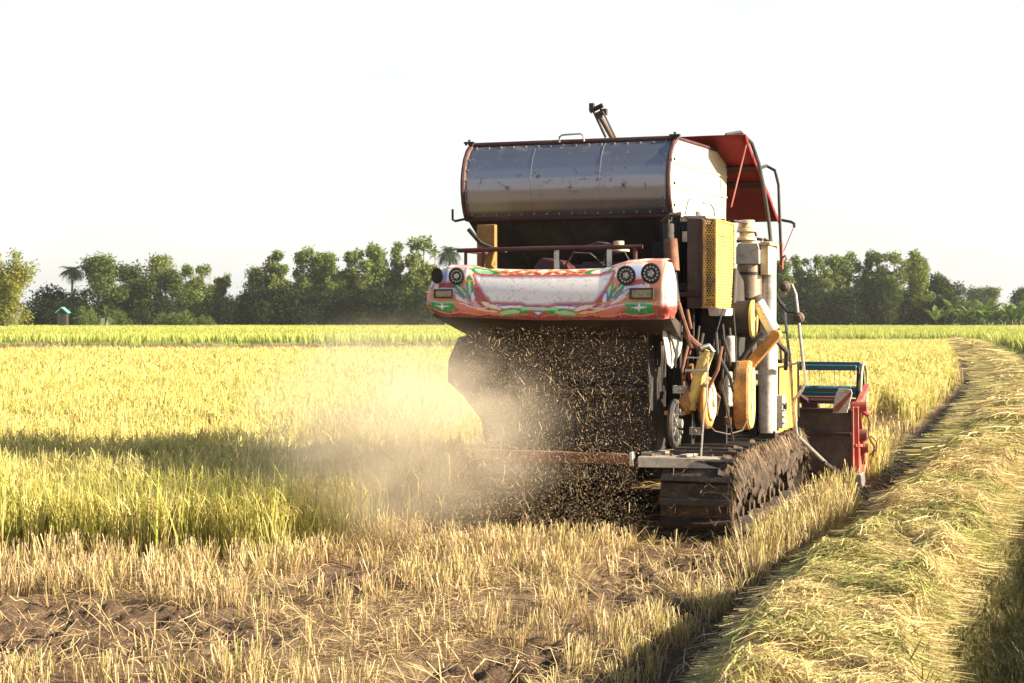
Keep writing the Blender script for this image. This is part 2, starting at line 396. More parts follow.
# a few tall stray blades over the front edge
X, Y = frustum(34, 10.9, 12.4); mk = zones(X, Y)['rice']; X, Y = hills(X[mk], Y[mk], 3, .03); n = len(X); B = np.stack([X, Y, gz(X,Y)], -1)
parts.append(blades(B, RNG.uniform(.5,.68,n), RNG.uniform(.008,.014,n), RNG.uniform(0,6.28,n), RNG.uniform(0,.22,n), RNG.uniform(.1,1.0,n), tint(n,GRN_A,GRN_B), tint(n,(.36,.42,.06),(.55,.52,.12)), 4, .1))
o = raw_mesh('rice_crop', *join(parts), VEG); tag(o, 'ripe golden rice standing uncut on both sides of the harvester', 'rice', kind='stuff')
# the greener rice beyond the far bank and right of the ditch
parts = []
X, Y = frustum(2.9, 90, 218, 3); mk = zones(X, Y)['green']; X, Y = hills(X[mk], Y[mk], 4, .3); n = len(X)
pt = fbm(X*.06, Y*.03, 61)[:,None]; B = np.stack([X, Y, gz(X,Y)-.02], -1)
ct = tint(n,(.38,.43,.09),(.47,.46,.12))*(.85+.3*pt)
parts.append(blades(B, RNG.uniform(.45,.60,n), RNG.uniform(.05,.10,n), RNG.uniform(0,6.28,n), RNG.uniform(0,.3,n), RNG.uniform(0,.5,n), tint(n,(.12,.17,.03),(.2,.24,.05)), ct, 2))
Y = np.concatenate([RNG.uniform(2.5, 100, 24000), RNG.uniform(2.5, 16, 3500)]); X = XL(Y) + RNG.uniform(2.3, 7.0, len(Y)) + (Y > 40)*RNG.uniform(0, 9, len(Y)); k = 6; mk = (np.abs(X) < .36*Y + 3.5) & (X - XL(Y) > 2.3 )
X, Y = hills(X[mk], Y[mk], k, .06); n = len(X); B = np.stack([X, Y, gz(X,Y)-.02], -1); wm = np.clip(Y/14, 1, 5)
parts.append(blades(B, RNG.uniform(.55,.85,n), RNG.uniform(.008,.013,n)*wm, RNG.uniform(0,6.28,n), RNG.uniform(0,.2,n), RNG.uniform(.1,.7,n), tint(n,(.12,.16,.03),(.2,.22,.05)), tint(n,(.30,.36,.07),(.45,.45,.10)), 3))
X, Y = frustum(1.3, 84, 122, 3); zz = zones(X, Y); mk = ~zz['green'] & ~zz['rice'] & (X < 8) & (fbm(X*.12, Y*.4, 66) > .42); X, Y = hills(X[mk], Y[mk], 5, .2); n = len(X); B = np.stack([X, Y, gz(X,Y)-.02], -1)
parts.append(blades(B, RNG.uniform(.10,.34,n), RNG.uniform(.04,.08,n), RNG.uniform(0,6.28,n), RNG.uniform(0,.6,n), RNG.uniform(0,.6,n), tint(n,(.08,.10,.03),(.2,.15,.07)), tint(n,(.14,.18,.04),(.36,.28,.12)), 2))
o = raw_mesh('green_rice', *join(parts), VEG); tag(o, 'younger green rice beyond the far bank and right of the ditch', 'green rice', kind='stuff')

# ---- stubble
parts = []
def stubble(y0, y1, dens, k, wmul):
    X, Y = frustum(dens, y0, y1); zz = zones(X, Y)
    row = .5+.5*np.sin((zz['v'])*2*np.pi/.24 + 2*fbm(X,Y,71))
    pr = (1-zz['mud']*1.05)*(.35+.65*row)*np.clip(.10 + .90*smoothstep(.36,.56,fbm(X*1.3,Y*1.3,73)) + .55*smoothstep(9,10,Y) + .5*smoothstep(1.0,1.5,zz['v']),0,1)
    mk = zz['stub'] & (RNG.uniform(0,1,len(X)) < pr); X, Y = X[mk], Y[mk]
    right = smoothstep(1.0, 1.7, zones(X,Y)['v'])
    tall = np.repeat(.09 + .10*fbm(X*.9,Y*.9,74) + .03*smoothstep(9,10,Y) + .12*right*smoothstep(9,11.5,Y), k); rt = np.repeat(right, k)
    flat = np.repeat(smoothstep(.55,.72, fbm(X*1.4+4,Y*1.4,76)), k)
    X, Y = hills(X, Y, k, .022*max(1,wmul*.8)); n = len(X); B = np.stack([X,Y,gz(X,Y)-.01],-1)
    g_ = RNG.uniform(0,1,n) < .18 + .22*rt
    ct = np.where(g_[:,None], tint(n,(.36,.36,.08),(.50,.46,.13)), tint(n,(.62,.49,.27),(.40,.28,.145),.25)); cb = tint(n,(.20,.13,.06),(.36,.25,.12),.25)
    parts.append(blades(B, tall*RNG.uniform(.6,1.35,n), RNG.uniform(.0035,.0075,n)*wmul, RNG.uniform(0,6.28,n), np.abs(RNG.normal(.12,.15,n))+flat*RNG.uniform(.2,1.1,n), np.abs(RNG.normal(0,.25,n)), cb, ct, 2, .7))
stubble(5.6, 9.5, 230, 11, .85); stubble(9.5, 14, 180, 10, 1.05); stubble(14, 22, 46, 8, 1.7); stubble(22, 60, 9, 7, 3.6)
o = raw_mesh('rice_stubble', *join(parts), STRAW); tag(o, 'cut straw-coloured rice stubble in rows behind the harvester', 'stubble', kind='stuff')

# ---- loose straw lying about
def lying(X, Y, l0, l1, w, colA, colB, off0, off1, var=.2, segs=3, az=None):
    n = len(X); az = RNG.uniform(0, 2*np.pi, n) if az is None else az
    B = np.stack([X, Y, gz(X, Y)], -1); c = tint(n, colA, colB, var)
    t0 = np.full(n, np.pi/2); bd = np.zeros(n)
    v, q, cc = blades(B, RNG.uniform(l0, l1, n), w, az, t0, bd, c, c*1.05, segs, .5, True, RNG.uniform(off0, off1, n))
    return v, q, cc
parts = []
X, Y = frustum(900, 5.6, 12.2); zz = zones(X,Y); mk = (zz['c'] < .05) & ((zz['c'] < -.5) | (RNG.uniform(0,1,len(X)) < .35)) & (RNG.uniform(0,1,len(X)) > .55*zz['mud']) & (RNG.uniform(0,1,len(X)) < (.25+.75*smoothstep(.40,.62,fbm(X*1.7+3,Y*1.7,81)))); X,Y = X[mk],Y[mk]; n=len(X)
az = np.where(RNG.uniform(0,1,n)<.5, RNG.normal(.5,.5,n), RNG.uniform(0,6.28,n))
parts.append(lying(X,Y,.04,.24,RNG.uniform(.0025,.006,n),(.52,.40,.21),(.26,.17,.09),.003,.035,.3,az=az))
X, Y = frustum(120, 12.2, 22); zz = zones(X,Y); mk = (zz['c'] < .05) & ~zz['rice']; X,Y=X[mk],Y[mk]; n=len(X)
parts.append(lying(X,Y,.1,.4,RNG.uniform(.006,.012,n),(.58,.46,.22),(.40,.28,.13),.003,.04,.25,2))
# tangled short bits standing half up
X, Y = frustum(170, 5.8, 12.0); zz = zones(X,Y); mk = (zz['c'] < .1) & ~zz['rice'] & (fbm(X*1.7+3,Y*1.7,81) > .47); X,Y=X[mk],Y[mk]; n=len(X)
B = np.stack([X,Y,gz(X,Y)],-1); parts.append(blades(B, RNG.uniform(.06,.26,n), RNG.uniform(.004,.008,n), RNG.uniform(0,6.28,n), RNG.uniform(.7,1.35,n), RNG.uniform(0,.5,n), tint(n,(.5,.37,.18),(.4,.27,.12),.2), tint(n,(.62,.50,.26),(.5,.37,.17),.2), 3, .5))
o = raw_mesh('straw_litter', *join(parts), STRAW); tag(o, 'loose broken straw scattered over the mud and stubble', 'straw', kind='stuff')
# ---- straw laid along the low bank
parts = []
def swath(y0, y1, dens, wm, l0, l1, segs=2):
    n = int((y1-y0)*1.45*dens); Y = RNG.uniform(y0, y1, n); c = RNG.uniform(.04, 1.02, n); X = XL(Y) + c
    pat = fbm(X*1.6, Y*1.6, 91) + .25*(fbm(X*.5,Y*.5,92)-.5); g_ = RNG.uniform(0,1,n) < smoothstep(.38,.68,pat)*.6 + .12
    base_az = 5*fbm(X*.9, Y*.9, 93); az = base_az + RNG.normal(0,2.2,n)
    B = np.stack([X,Y,gz(X,Y)],-1)
    cc = np.where(g_[:,None], tint(n,(.22,.23,.06),(.42,.39,.14),.25), tint(n,(.66,.54,.27),(.36,.26,.11),.25))
    parts.append(blades(B, RNG.uniform(l0,l1,n), RNG.uniform(.004,.009,n)*wm, az, np.full(n,np.pi/2), np.zeros(n), cc, cc*1.1, segs, .5, True, RNG.uniform(.002,.045,n)*(1+1.6*smoothstep(.5,.75,fbm(X*2.4,Y*2.4,95))), .25))
    m_ = n//11; i = RNG.choice(n, m_, replace=False); Bs = B[i]; Bs[:,2] += .02
    parts.append(blades(Bs, RNG.uniform(l0*.4,l1*.45,m_), RNG.uniform(.004,.008,m_)*wm, az[i], RNG.uniform(.9,1.45,m_), RNG.uniform(.2,1.2,m_), cc[i]*.9, cc[i]*1.12, 4, .2))
swath(4.6, 9.5, 7500, .75, .04, .22); swath(9.5, 16, 4200, 1.0, .05, .26); swath(16, 32, 700, 2.2, .2, .6, 3); swath(32, 60, 230, 4.2, .3, .8, 2); swath(60, 118, 60, 8, .5, 1.2, 2)
Y = RNG.uniform(4.5, 60, 26000)**1.0; Y = np.where(RNG.uniform(0,1,len(Y))<.6, RNG.uniform(4.5,16,len(Y)), Y); X = XL(Y) + RNG.uniform(.95, 2.5, len(Y)); mk = (np.abs(X) < .36*Y+2.5); X, Y = hills(X[mk], Y[mk], 3, .04); n = len(X)
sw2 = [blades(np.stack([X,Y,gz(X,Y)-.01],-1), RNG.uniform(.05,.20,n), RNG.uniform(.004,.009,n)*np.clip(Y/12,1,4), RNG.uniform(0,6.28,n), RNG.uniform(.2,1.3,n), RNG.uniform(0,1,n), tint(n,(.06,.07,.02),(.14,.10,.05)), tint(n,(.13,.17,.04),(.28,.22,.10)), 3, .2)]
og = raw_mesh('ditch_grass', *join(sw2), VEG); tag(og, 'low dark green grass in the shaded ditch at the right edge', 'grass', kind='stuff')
o = raw_mesh('straw_swath', *join(parts), STRAW); tag(o, 'thick row of cut straw lying along the low bank at right', 'straw', kind='stuff')
# ================================================================== the harvester
# local frame: x = right, y = forward, z = up; the root stands on the ground midway behind the tracks
H = empty('combine_harvester', (OX, OY, 0), -TH)
tag(H, 'muddy tracked rice harvester with hand-painted rear panel, steel grain tank and red canopy', 'harvester')
def lerp(a, b, t): return a + (b-a)*t

# ---- crawler tracks
def track_path(r, y0=.06, y1=2.98, n=64, zc=.315):
    """points round the loop, evenly spaced; returns (y, z, tangent angle)"""
    Ls = y1-y0; per = 2*Ls + 2*math.pi*r; out = []
    for k in range(n):
        s_ = per*k/n
        if s_ < Ls: out.append((y0+s_, zc+r, 0))
        elif s_ < Ls+math.pi*r: a = (s_-Ls)/r; out.append((y1+r*math.sin(a), zc+r*math.cos(a), -a))
        elif s_ < 2*Ls+math.pi*r: q_ = s_-Ls-math.pi*r; out.append((y1-q_, zc-r, math.pi))
        else: a = (s_-2*Ls-math.pi*r)/r; out.append((y0-r*math.sin(a), zc-r*math.cos(a), math.pi-a))
    return out
def make_track(xc):
    hw = .275; mb = MB(); n = 96; r = .275
    P = track_path(r, n=n); ring = []
    for y, z_, a in P:
        ny, nz = -math.sin(a), math.cos(a)
        jit = [random.uniform(-.006,.012) for _ in range(4)]
        ring.append([(xc-hw, y-ny*.03, z_-nz*.03), (xc+hw, y-ny*.03, z_-nz*.03), (xc+hw, y+ny*(.012+jit[0]), z_+nz*(.012+jit[0])), (xc-hw, y+ny*(.012+jit[1]), z_+nz*(.012+jit[1]))])
    vs = [p for q in ring for p in q]; fs = []
    for i in range(n):
        j = (i+1) % n
        for k in range(4): k2 = (k+1) % 4; fs.append((i*4+k, i*4+k2, j*4+k2, j*4+k))
    mb.add(vs, fs)
    mb.mat(1)
    for i, (y, z_, a) in enumerate(track_path(r+.01, n=50)):
        rot = Matrix.Rotation(a, 3, 'X'); w = hw - random.uniform(0, .012)
        mb.box((xc-w, y-.022, z_-.004), (xc+w, y+.022, z_+.072+random.uniform(-.020,.004)), rot, (xc, y, z_))
    t = mb.build('crawler_track', ['mud','black'], H, angle=40)
    for y in (.06, 2.98):
        s = MB(); rr = .24 if y < 1 else .235
        for x0 in (xc-.20, xc+.13):
            s.cyl((x0, y, .315), (x0+.07, y, .315), rr, 28)
        s.cyl((xc-.2, y, .315), (xc+.24, y, .315), .09, 20)
        for k in range(6):
            a = k*math.pi/3; s.cyl((xc+.2, y+.15*math.cos(a), .315+.15*math.sin(a)), (xc+.215, y+.15*math.cos(a), .315+.15*math.sin(a)), .018, 8)
        s.build('drive_sprocket' if y > 1 else 'idler_wheel', 'mud', t)
    for k in range(5):
        y = .55 + k*.48; s = MB(); s.cyl((xc-.19, y, .15), (xc+.19, y, .15), .095, 20); s.cyl((xc+.19, y, .15), (xc+.215, y, .15), .04, 12)
        s.build('road_roller', 'mud', t)
    f = MB(); f.box((xc-.13, .2, .22), (xc+.13, 2.85, .42)); f.build('track_frame', 'mud', t, .01)
    # mud and straw caked over the top run and the outer shoulder
    def caked(name, rows, mat):
        g_ = MB(); g_.grid(rows); g_.build(name, mat, t, angle=60)
    rows = []
    P = track_path(.285, n=220); P = P[-8:] + P[:98]
    for j, (y, z_, a) in enumerate(P):
        row = []; ny, nz = -math.sin(a), math.cos(a)
        for i in range(31):
            s_ = i/30; x = xc - hw*1.02 + s_*2.04*hw
            q_ = float(fbm(np.array(x*9.), np.array(y*9. + z_*7), 101)); q3 = float(vnoise(np.array(x*38.), np.array(y*38.+z_*30), 103))
            b_ = -.03 + .10*smoothstep(.30,.62,np.array(q_)) + .06*(q3-.3)
            edge = 1-abs(2*s_-1)**6
            if xc > 0 and x < xc+.15 and y < 2.0: b_ = min(b_, -.05)
            row.append((x + (random.uniform(-.004,.004)), y + ny*(b_*edge-.012), z_ + nz*(b_*edge-.012)))
        rows.append(row)
    caked('caked_mud', rows, 'mud')
    rows = []; sgn = 1 if xc > 0 else -1
    for j in range(150):
        y = lerp(-.20, 3.22, j/149); top = .315 + math.sqrt(max(.0, .285**2 - max(0, abs(y-1.52)-1.46)**2)) + .01
        low = top - (.10 + .26*float(fbm(np.array(y*2.6), np.array(3.3), 55)) + .12*random.random()); low = max(low, .05); row = []
        for i in range(14):
            s_ = i/13; zz_ = lerp(top, low, s_); b_ = .01 + (.09*float(fbm(np.array(y*14.), np.array(zz_*19), 57)) + .03*random.random()) * (1 - s_*.5)
            row.append((xc + sgn*(.262 + b_*min(1, s_*3+.2)), y + .012*math.sin(zz_*70+j), zz_))
        rows.append(row)
    caked('side_mud', rows, 'mud')
    return t
tr = make_track(.825); tl = make_track(-.825)
# straw caught in the mud of the right track
def caught_straw(xc, parent, n, name='caught_straw'):
    P = track_path(.31, n=400); P = P[-60:] + P[:190]
    k = RNG.integers(0, len(P), n); A = np.array(P)[k]
    edge = RNG.uniform(0,1,n) < .45
    x = np.where(edge, xc+.27+RNG.uniform(-.02,.03,n), xc+RNG.uniform(-.28,.28,n))
    base = np.stack([x, A[:,0]-np.sin(A[:,2])*RNG.uniform(.0,.04,n), A[:,1]+np.cos(A[:,2])*RNG.uniform(0,.04,n)], -1)
    az = np.where(edge, RNG.normal(0,.5,n), RNG.uniform(0,6.28,n)); t0 = np.where(edge, RNG.uniform(2.3,3.1,n), RNG.uniform(1.3,1.9,n))
    c = tint(n,(.24,.16,.085),(.06,.04,.025),.3)
    v_, q_, c_ = blades(base, RNG.uniform(.04,.20,n), RNG.uniform(.004,.009,n), az, t0, RNG.uniform(0,.5,n), c, c*1.1, 2, .5)
    o_ = raw_mesh(name, v_, q_, c_, STRAW, parent=parent); o_['kind'] = 'stuff'
caught_straw(.825, tr, 2300); caught_straw(-.825, tl, 900)

# ---- deck and chassis
mb = MB(); mb.prism([(.36,-.16),(.99,-.03),(.97,1.9),(.36,1.9)], 'z', .60, .625)
mb.box((.36,-.155,.545),(.985,-.135,.622), Matrix.Rotation(R(9),3,'Z'), (.66,-.12,.58)); mb.box((.955,.0,.55),(.975,1.9,.60))
d = mb.build('deck', 'deck', H, .004)
m2 = MB(); m2.beam((.40,-.05,.637),(.98,1.25,.637),.11,.02); m2.beam((.70,-.10,.636),(.93,.55,.636),.07,.016); m2.build('ramp_plank', 'deck', d, .003, each=True)
m2 = MB()
for (x, y) in ((.45,-.08),(.60,-.05),(.75,-.02),(.9,.02)): m2.cyl((x,y,.622),(x,y,.64),.012,8)
m2.build('bolt', 'rust', d, each=True)
mb = MB(); mb.box((-1.03,-.18,.56),(.30,-.10,.645)); mb.build('rear_beam', 'rust', H, .008)
mb = MB(); mb.box((.30,-.19,.55),(.325,-.09,.66)); mb.build('beam_end_plate', 'steel', H, .004)
mb = MB(); mb.box((-1.05,-.05,.46),(-.95,3.2,.58)); mb.box((-.25,-.05,.40),(-.1,3.2,.56)); mb.box((.2,-.05,.40),(.33,3.2,.56))
for y in (.2,1.2,2.2,3.0): mb.box((-.95,y,.42),(.9,y+.1,.545))
mb.build('chassis_frame', 'housing', H, .008)

# ---- threshing body
mb = MB(); prof = [(-1.02,.63),(-1.06,.86),(-1.22,1.05),(-1.35,1.16),(-1.345,1.34),(-1.26,1.52),(-1.02,1.60),(.42,1.60),(.42,.63)]
mb.prism(prof, 'y', .22, 3.1)
for y in (.6,1.1,1.6,2.1,2.6): mb.prism([(a*1.008-.0,b) for a,b in prof[:7]]+[(-1.0,1.4),(-.9,.7)], 'y', y, y+.03)
body = mb.build('threshing_body', 'housing', H, .006)
mb = MB(); rows = []
for j in range(13):
    t = j/12; y = lerp(-.12,.24,t); k = .80+.2*t
    rows.append([(-1.06 - .13*math.sin(math.pi*s_)**.7, y, 1.06+.46*s_) for s_ in [i/12 for i in range(13)]])
mb.grid(rows); q = mb.build('side_cowl', 'brown', body); sd = q.modifiers.new('solid','SOLIDIFY'); sd.thickness=.012
# straw walker outlet: hood, side cheeks, chopper
mb = MB(); mb.prism([(-.22,1.665),(.24,1.58),(.24,1.30),(.18,1.30),(.16,1.52),(-.2,1.64)], 'x', -1.05, .45); mb.build('outlet_hood', 'housing', body, .004)
mb = MB()
for x in (-.98,.40): mb.prism([(-.05,1.58),(.24,1.55),(.24,.72),(.12,.72),(-.02,1.1)], 'x', x, x+.012)
mb.build('outlet_cheek', 'housing', body, each=True)
mb = MB(); mb.cyl((-.96,.10,1.12),(.38,.10,1.12),.045,14)
for k in range(16):
    x = -.92+k*.084; a = k*1.9
    mb.beam((x,.10,1.12),(x,.10+.13*math.cos(a),1.12+.13*math.sin(a)),.008,.035,(1,0,0))
mb.build('straw_chopper', 'housing', body)
mb = MB()
for k in range(9): mb.box((-.93+k*.16,.205,.66),(-.90+k*.16,.221,1.5))
mb.box((-.98,.198,1.22),(.40,.221,1.26)); mb.box((-.98,.198,.86),(.40,.221,.90)); mb.build('body_rib', 'black', body, each=True)

# ---- painted rear panel (its pattern is paint: colours per vertex)
def inell(px, py, cx, cy, rx, ry, a=0):
    c, s_ = math.cos(a), math.sin(a); dx, dy = px-cx, py-cy; x = (dx*c+dy*s_)/rx; y = (-dx*s_+dy*c)/ry
    return np.sqrt(x*x+y*y)
WH=np.array([.74,.71,.70]); RED=np.array([.36,.065,.055]); PINK=np.array([.62,.33,.34]); BLU=np.array([.10,.15,.50]); PALEB=np.array([.42,.47,.72]); GRN=np.array([.02,.26,.08]); PGRN=np.array([.35,.62,.38]); ORA=np.array([.62,.22,.07]); CRM=np.array([.74,.62,.50])
def polydist(px, py, poly):
    """signed distance to a polygon, negative inside"""
    d = np.full(px.shape, 1e9); ins = np.zeros(px.shape, bool); n = len(poly)
    for i in range(n):
        x1,y1 = poly[i]; x2,y2 = poly[(i+1)%n]; ex,ey = x2-x1,y2-y1
        t = np.clip(((px-x1)*ex+(py-y1)*ey)/(ex*ex+ey*ey),0,1); d = np.minimum(d, np.hypot(px-x1-ex*t, py-y1-ey*t))
        c = ((y1>py)!=(y2>py)) & (px < (x2-x1)*(py-y1)/(y2-y1+1e-12)+x1); ins ^= c
    return np.where(ins,-d,d)
def pattern(px, py):
    C = np.broadcast_to(RED, px.shape+(3,)).copy()
    def put(mask, c): C[mask] = c
    wob = 1.2*(vnoise(px*.25, py*.3, 5)-.5)
    x = px + wob; y = py + 1.0*(vnoise(px*.22+7, py*.3, 9)-.5)
    # mirrored coordinate for the symmetrical motifs (middle line at 543 on the broad part)
    s_ = np.where(x < 543, x, 1086-x)
    # top strip
    put(y < 274.3, CRM*1.05)
    for fx, fy, fr, ft, fa in ((508,270.5,8,1.1,.22),(516,268.6,7,.9,-.28),(524,271.6,8,1.0,.16),(531,269.0,6,1.1,-.35),(538,271.0,5,1.5,.5),(503,268.2,5,.7,-.1),(527,267.4,6,.6,.1)):
        e = inell(s_, y, fx, fy, fr, ft, fa); put(e < 1.5, ORA*np.array([1.1,1.3,1.4])); put(e < 1, RED)
    put((np.abs(y-273.6) < .8), ORA)
    e = inell(x,y,483,269.6,16,3.3,.06); put(e<1.18, ORA); put(e<1, GRN); put(e<.62, PGRN)
    e = inell(x,y,601,269.6,16,3.5,-.06); put(e<1.18, ORA); put(e<1, GRN); put(e<.62, WH)
    # side swirls
    for mir in (0,1):
        X = x if not mir else 1086-x-4
        def E(cx,cy,rx,ry,a,c): put(inell(X,y,cx,cy,rx,ry,a)<1, c)
        put((X<470)&(y<302), np.array([.55,.20,.16]))
        E(452,280,24,14,0,CRM); E(449,282,22,10,0,PALEB*1.15)
        E(447,286,24,3.0,.04,RED); E(450,283.4,22,1.1,.04,PINK)
        E(466,283,7,13,-.25,PINK); E(468,279,2.6,9,-.3,WH)
        E(471,288,4.4,13,-.18,ORA); E(471,287,3.5,11.5,-.18,GRN); E(471,289,1.5,8,-.18,PGRN)
        E(464,293,3.9,12,-.85,BLU); E(463,292,3.1,10.5,-.85,GRN); E(462,291,1.1,8,-.85,PGRN)
        E(459,298,2.6,10.5,-.95,BLU); E(458.6,298,1.7,9,-.95,WH)
        E(475,299,2.9,8,-.2,BLU); E(475,299,1.8,6.5,-.2,WH); E(470,302,7,2.2,.5,BLU); E(470,302,5.5,1.3,.5,PALEB)
        put((X<480)&(y>301.5+.12*(X-428)*0)&(y<303.2), ORA)
        g1 = (X>429)&(X<459-.5*(y-303))&(y>303)&(y<313.5); put(g1, GRN); put(g1&(y<305.2), PGRN*.8)
        st = (np.abs(X-442)/8+np.abs(y-308)/1.2<1)|(np.abs(X-442)/1.5+np.abs(y-308)/4.5<1)|(inell(X,y,442,308,2.2,1.8)<1); put(st, WH)
        E(468,309,12,4.6,.35,PINK*np.array([1,.55,.5])); put(np.abs(inell(X,y,468,309,13,6,.35)-1)<.07, ORA); E(490,309,13,3.2,.2,RED*1.15)
        put(np.abs(inell(X,y,486,298,26,12,.55)-1)<.04, ORA)
        E(494,305.5,11,2.3,.30,CRM); E(480,307,6,2.4,.5,PINK); E(490,310.5,12,1.2,.12,CRM*np.array([1,.8,.7])); E(506,303.5,9,1.2,.05,PINK); E(478,312,9,1.1,.1,ORA)
        E(456,267.5,14,1.6,0,PINK); E(442,267,9,1.2,.1,CRM); E(435,285,2.5,11,.1,CRM); E(462,301,9,1.2,.35,CRM)
        # motifs under the big field
        E(520,305.6,20,2.8,0,BLU); E(520,305.9,18,1.8,0,WH)
        E(516,311,17,4.6,-.10,ORA); E(517,311,16,4.0,-.10,GRN); E(513,311.5,11,2.3,-.12,PGRN)
        E(527,315.5,12,3.0,0,ORA); E(527,316,11,2.6,0,RED*1.1)
    put((np.abs(x-543)<18)&(y>303)&(y<308.5), PGRN); put((np.abs(x-541)<9)&(y>299)&(y<306), WH)
    tri = (y>309)&(y<315)&(np.abs(x-541)<(315-y)*1.15); put(tri, BLU); tri = (y>310)&(y<313.5)&(np.abs(x-541)<(313.5-y)*1.0); put(tri, WH)
    lw = (np.abs(y-306.5-1.6*np.sin(s_*.16))<.55)&(s_>460)&(s_<500); put(lw, CRM)
    lw = (np.abs(y-314.2-.9*np.sin(s_*.2))<.5)&(s_>432)&(s_<505); put(lw, PINK)
    # the plain pale field with a soft blue edge
    d = polydist(x, y, [(475,274.6),(613,274.6),(610,283),(604,292),(596,300.6),(560,300.6),(552,302.5),(530,302.5),(524,300.8),(494,300.8),(486,292),(480,283)])
    put((d<2.8)&(d>=1.6), RED*1.1); put((d<1.6)&(d>=.5), ORA*np.array([.9,.6,.8]))
    i_ = d < .5; t = np.clip(-(d-.5)/2.6,0,1)[...,None]; C[i_] = (BLU*(1-t**.6)+WH*t**.6)[i_]
    # round the right end: sun glare painted in as a white fade, red lower corner
    w = np.clip((px-657)/7,0,1)[...,None]*np.clip((308-py)/6,0,1)[...,None]; C[:] = C*(1-w)+np.array([.80,.74,.70])*w
    w = (np.exp(-((px-660+.25*(py-285))/2.2)**2)*(py<306))[...,None]; C[:] = C*(1-w)+ORA*w
    w = np.clip((px-664)/3,0,1)[...,None]*np.clip((py-306)/3,0,1)[...,None]; C[:] = C*(1-w)+RED*1.1*w
    # worn patches
    wr = (smoothstep(.60,.78,fbm(px*.5,py*.5,77,5))*.5)[...,None]; C[:] = C*(1-wr)+np.array([.40,.30,.22])*wr
    return C
NS, NT = 360, 118
PXA, PXB = 583.76, 125.47
# plan curve: left end curls forward, long slightly bowed rear face, right end wraps forward
plan = []
for k in range(NS+1):
    s_ = k/NS
    if s_ < .06: a = (1-s_/.06)*R(75); plan.append((-1.20-.09*math.sin(a), -.44+.09*(1-math.cos(a))*1.6, s_))
    elif s_ < .90: t = (s_-.06)/.84; plan.append((lerp(-1.20,.60,t), -.44-.035*math.sin(math.pi*t), s_))
    else: t = (s_-.90)/.10; a = t*R(88); plan.append((.60+.085*math.sin(a)-.03*max(0,t-.6), -.44+.085*(1-math.cos(a))+.13*max(0,t-.5)*2, s_))
vs = []; cols = []
PX = np.zeros((NT+1,NS+1)); PY = np.zeros((NT+1,NS+1))
for j in range(NT+1):
    t = j/NT
    for i,(x,y,s_) in enumerate(plan):
        pxx = PXA + x*PXB
        topz = np.interp(pxx,[428,432,445,465,480,520,560,600,612,625,640,660,670,677],[2.02,2.06,2.105,2.10,2.07,2.06,2.058,2.065,2.095,2.125,2.135,2.135,2.115,2.07])
        botz = np.interp(pxx,[428,440,543,660,677],[1.74,1.70,1.672,1.678,1.69])
        if t < .08: q_ = t/.08; zz_ = botz-.006+.006*q_; yo = .10*(1-q_); py_ = 318
        elif t < .86:
            q_ = (t-.08)/.78; zz_ = lerp(botz, topz-.03, q_); yo = .05*(2*q_-1)**2 - .02 + .03*q_*q_ - (.02*math.exp(-((q_-.18)/.1)**2)); py_ = 318-(zz_-botz)/(topz-botz)*(318-265.5)
        else: q_ = (t-.86)/.14; a = q_*math.pi/2; zz_ = topz-.03+.03*math.sin(a); yo = .06+.03*(1-math.cos(a))*1.3+.13*q_*q_; py_ = 318-(zz_-botz)/(topz-botz)*(318-265.5)
        # forward direction turns round the ends
        vs.append((x - (yo*.7 if s_>.93 else 0) + (yo*.6 if s_<.03 else 0), y+yo, zz_)); PX[j,i]=pxx; PY[j,i]=py_
# stretch the paint round the right end
arc = np.clip((np.array([p[2] for p in plan])-.90)/.10,0,1); PX += (arc*8)[None]
C = pattern(PX, PY)
idx = np.arange((NS+1)*(NT+1)).reshape(NT+1,NS+1); qd = np.stack([idx[:-1,:-1],idx[:-1,1:],idx[1:,1:],idx[1:,:-1]],-1).reshape(-1,4)
panel = raw_mesh('rear_panel', np.array(vs), qd, C.reshape(-1,3), M['pattern'], parent=H)
panel['label'] = 'rear panel hand-painted with red, green and blue flourishes round a plain white field'
def lamp_round(name, x, z_, r, y=-.475, hole=False, mat='glass'):
    a = MB()
    if hole:
        a.prism(circ(x,z_,r*.8,r*1.02,28), 'y', y-.006, y+.01); return a.build(name, 'dark', panel)  # solid disc; the darkness of an empty lamp opening is its colour
    rim = []; 
    for k in range(28):
        t = 2*math.pi*k/28; rim.append((x+r*math.cos(t), y-.006, z_+r*math.sin(t)))
    a.tube(rim+[rim[0]], .0085, 8, False); o_ = a.build(name, 'black', panel)
    b_ = MB(); b_.mat(0); b_.cyl((x,y+.012,z_),(x,y-.004,z_),r*.98,28)
    b_.mat(1)
    for k in range(13):
        t = 2*math.pi*k/13+.2; b_.cyl((x+r*.72*math.cos(t),y-.004,z_+r*.72*math.sin(t)),(x+r*.72*math.cos(t),y-.012,z_+r*.72*math.sin(t)),r*.115,10)
    b_.cyl((x,y-.004,z_),(x,y-.02,z_),r*.42,20,r*.3)
    for k in range(5):
        t = 2*math.pi*k/5; b_.cyl((x+r*.3*math.cos(t),y-.01,z_+r*.3*math.sin(t)),(x+r*.3*math.cos(t),y-.019,z_+r*.3*math.sin(t)),r*.1,8)
    b_.build('reflector', ['black', mat], panel)
    return o_
lamp_round('lamp_hole', -1.165, 2.012, .060, -.475, True)
lamp_round('headlight', -1.0, 2.008, .060)
lamp_round('headlight', .352, 2.002, .066); lamp_round('headlight', .540, 2.016, .070, -.468)
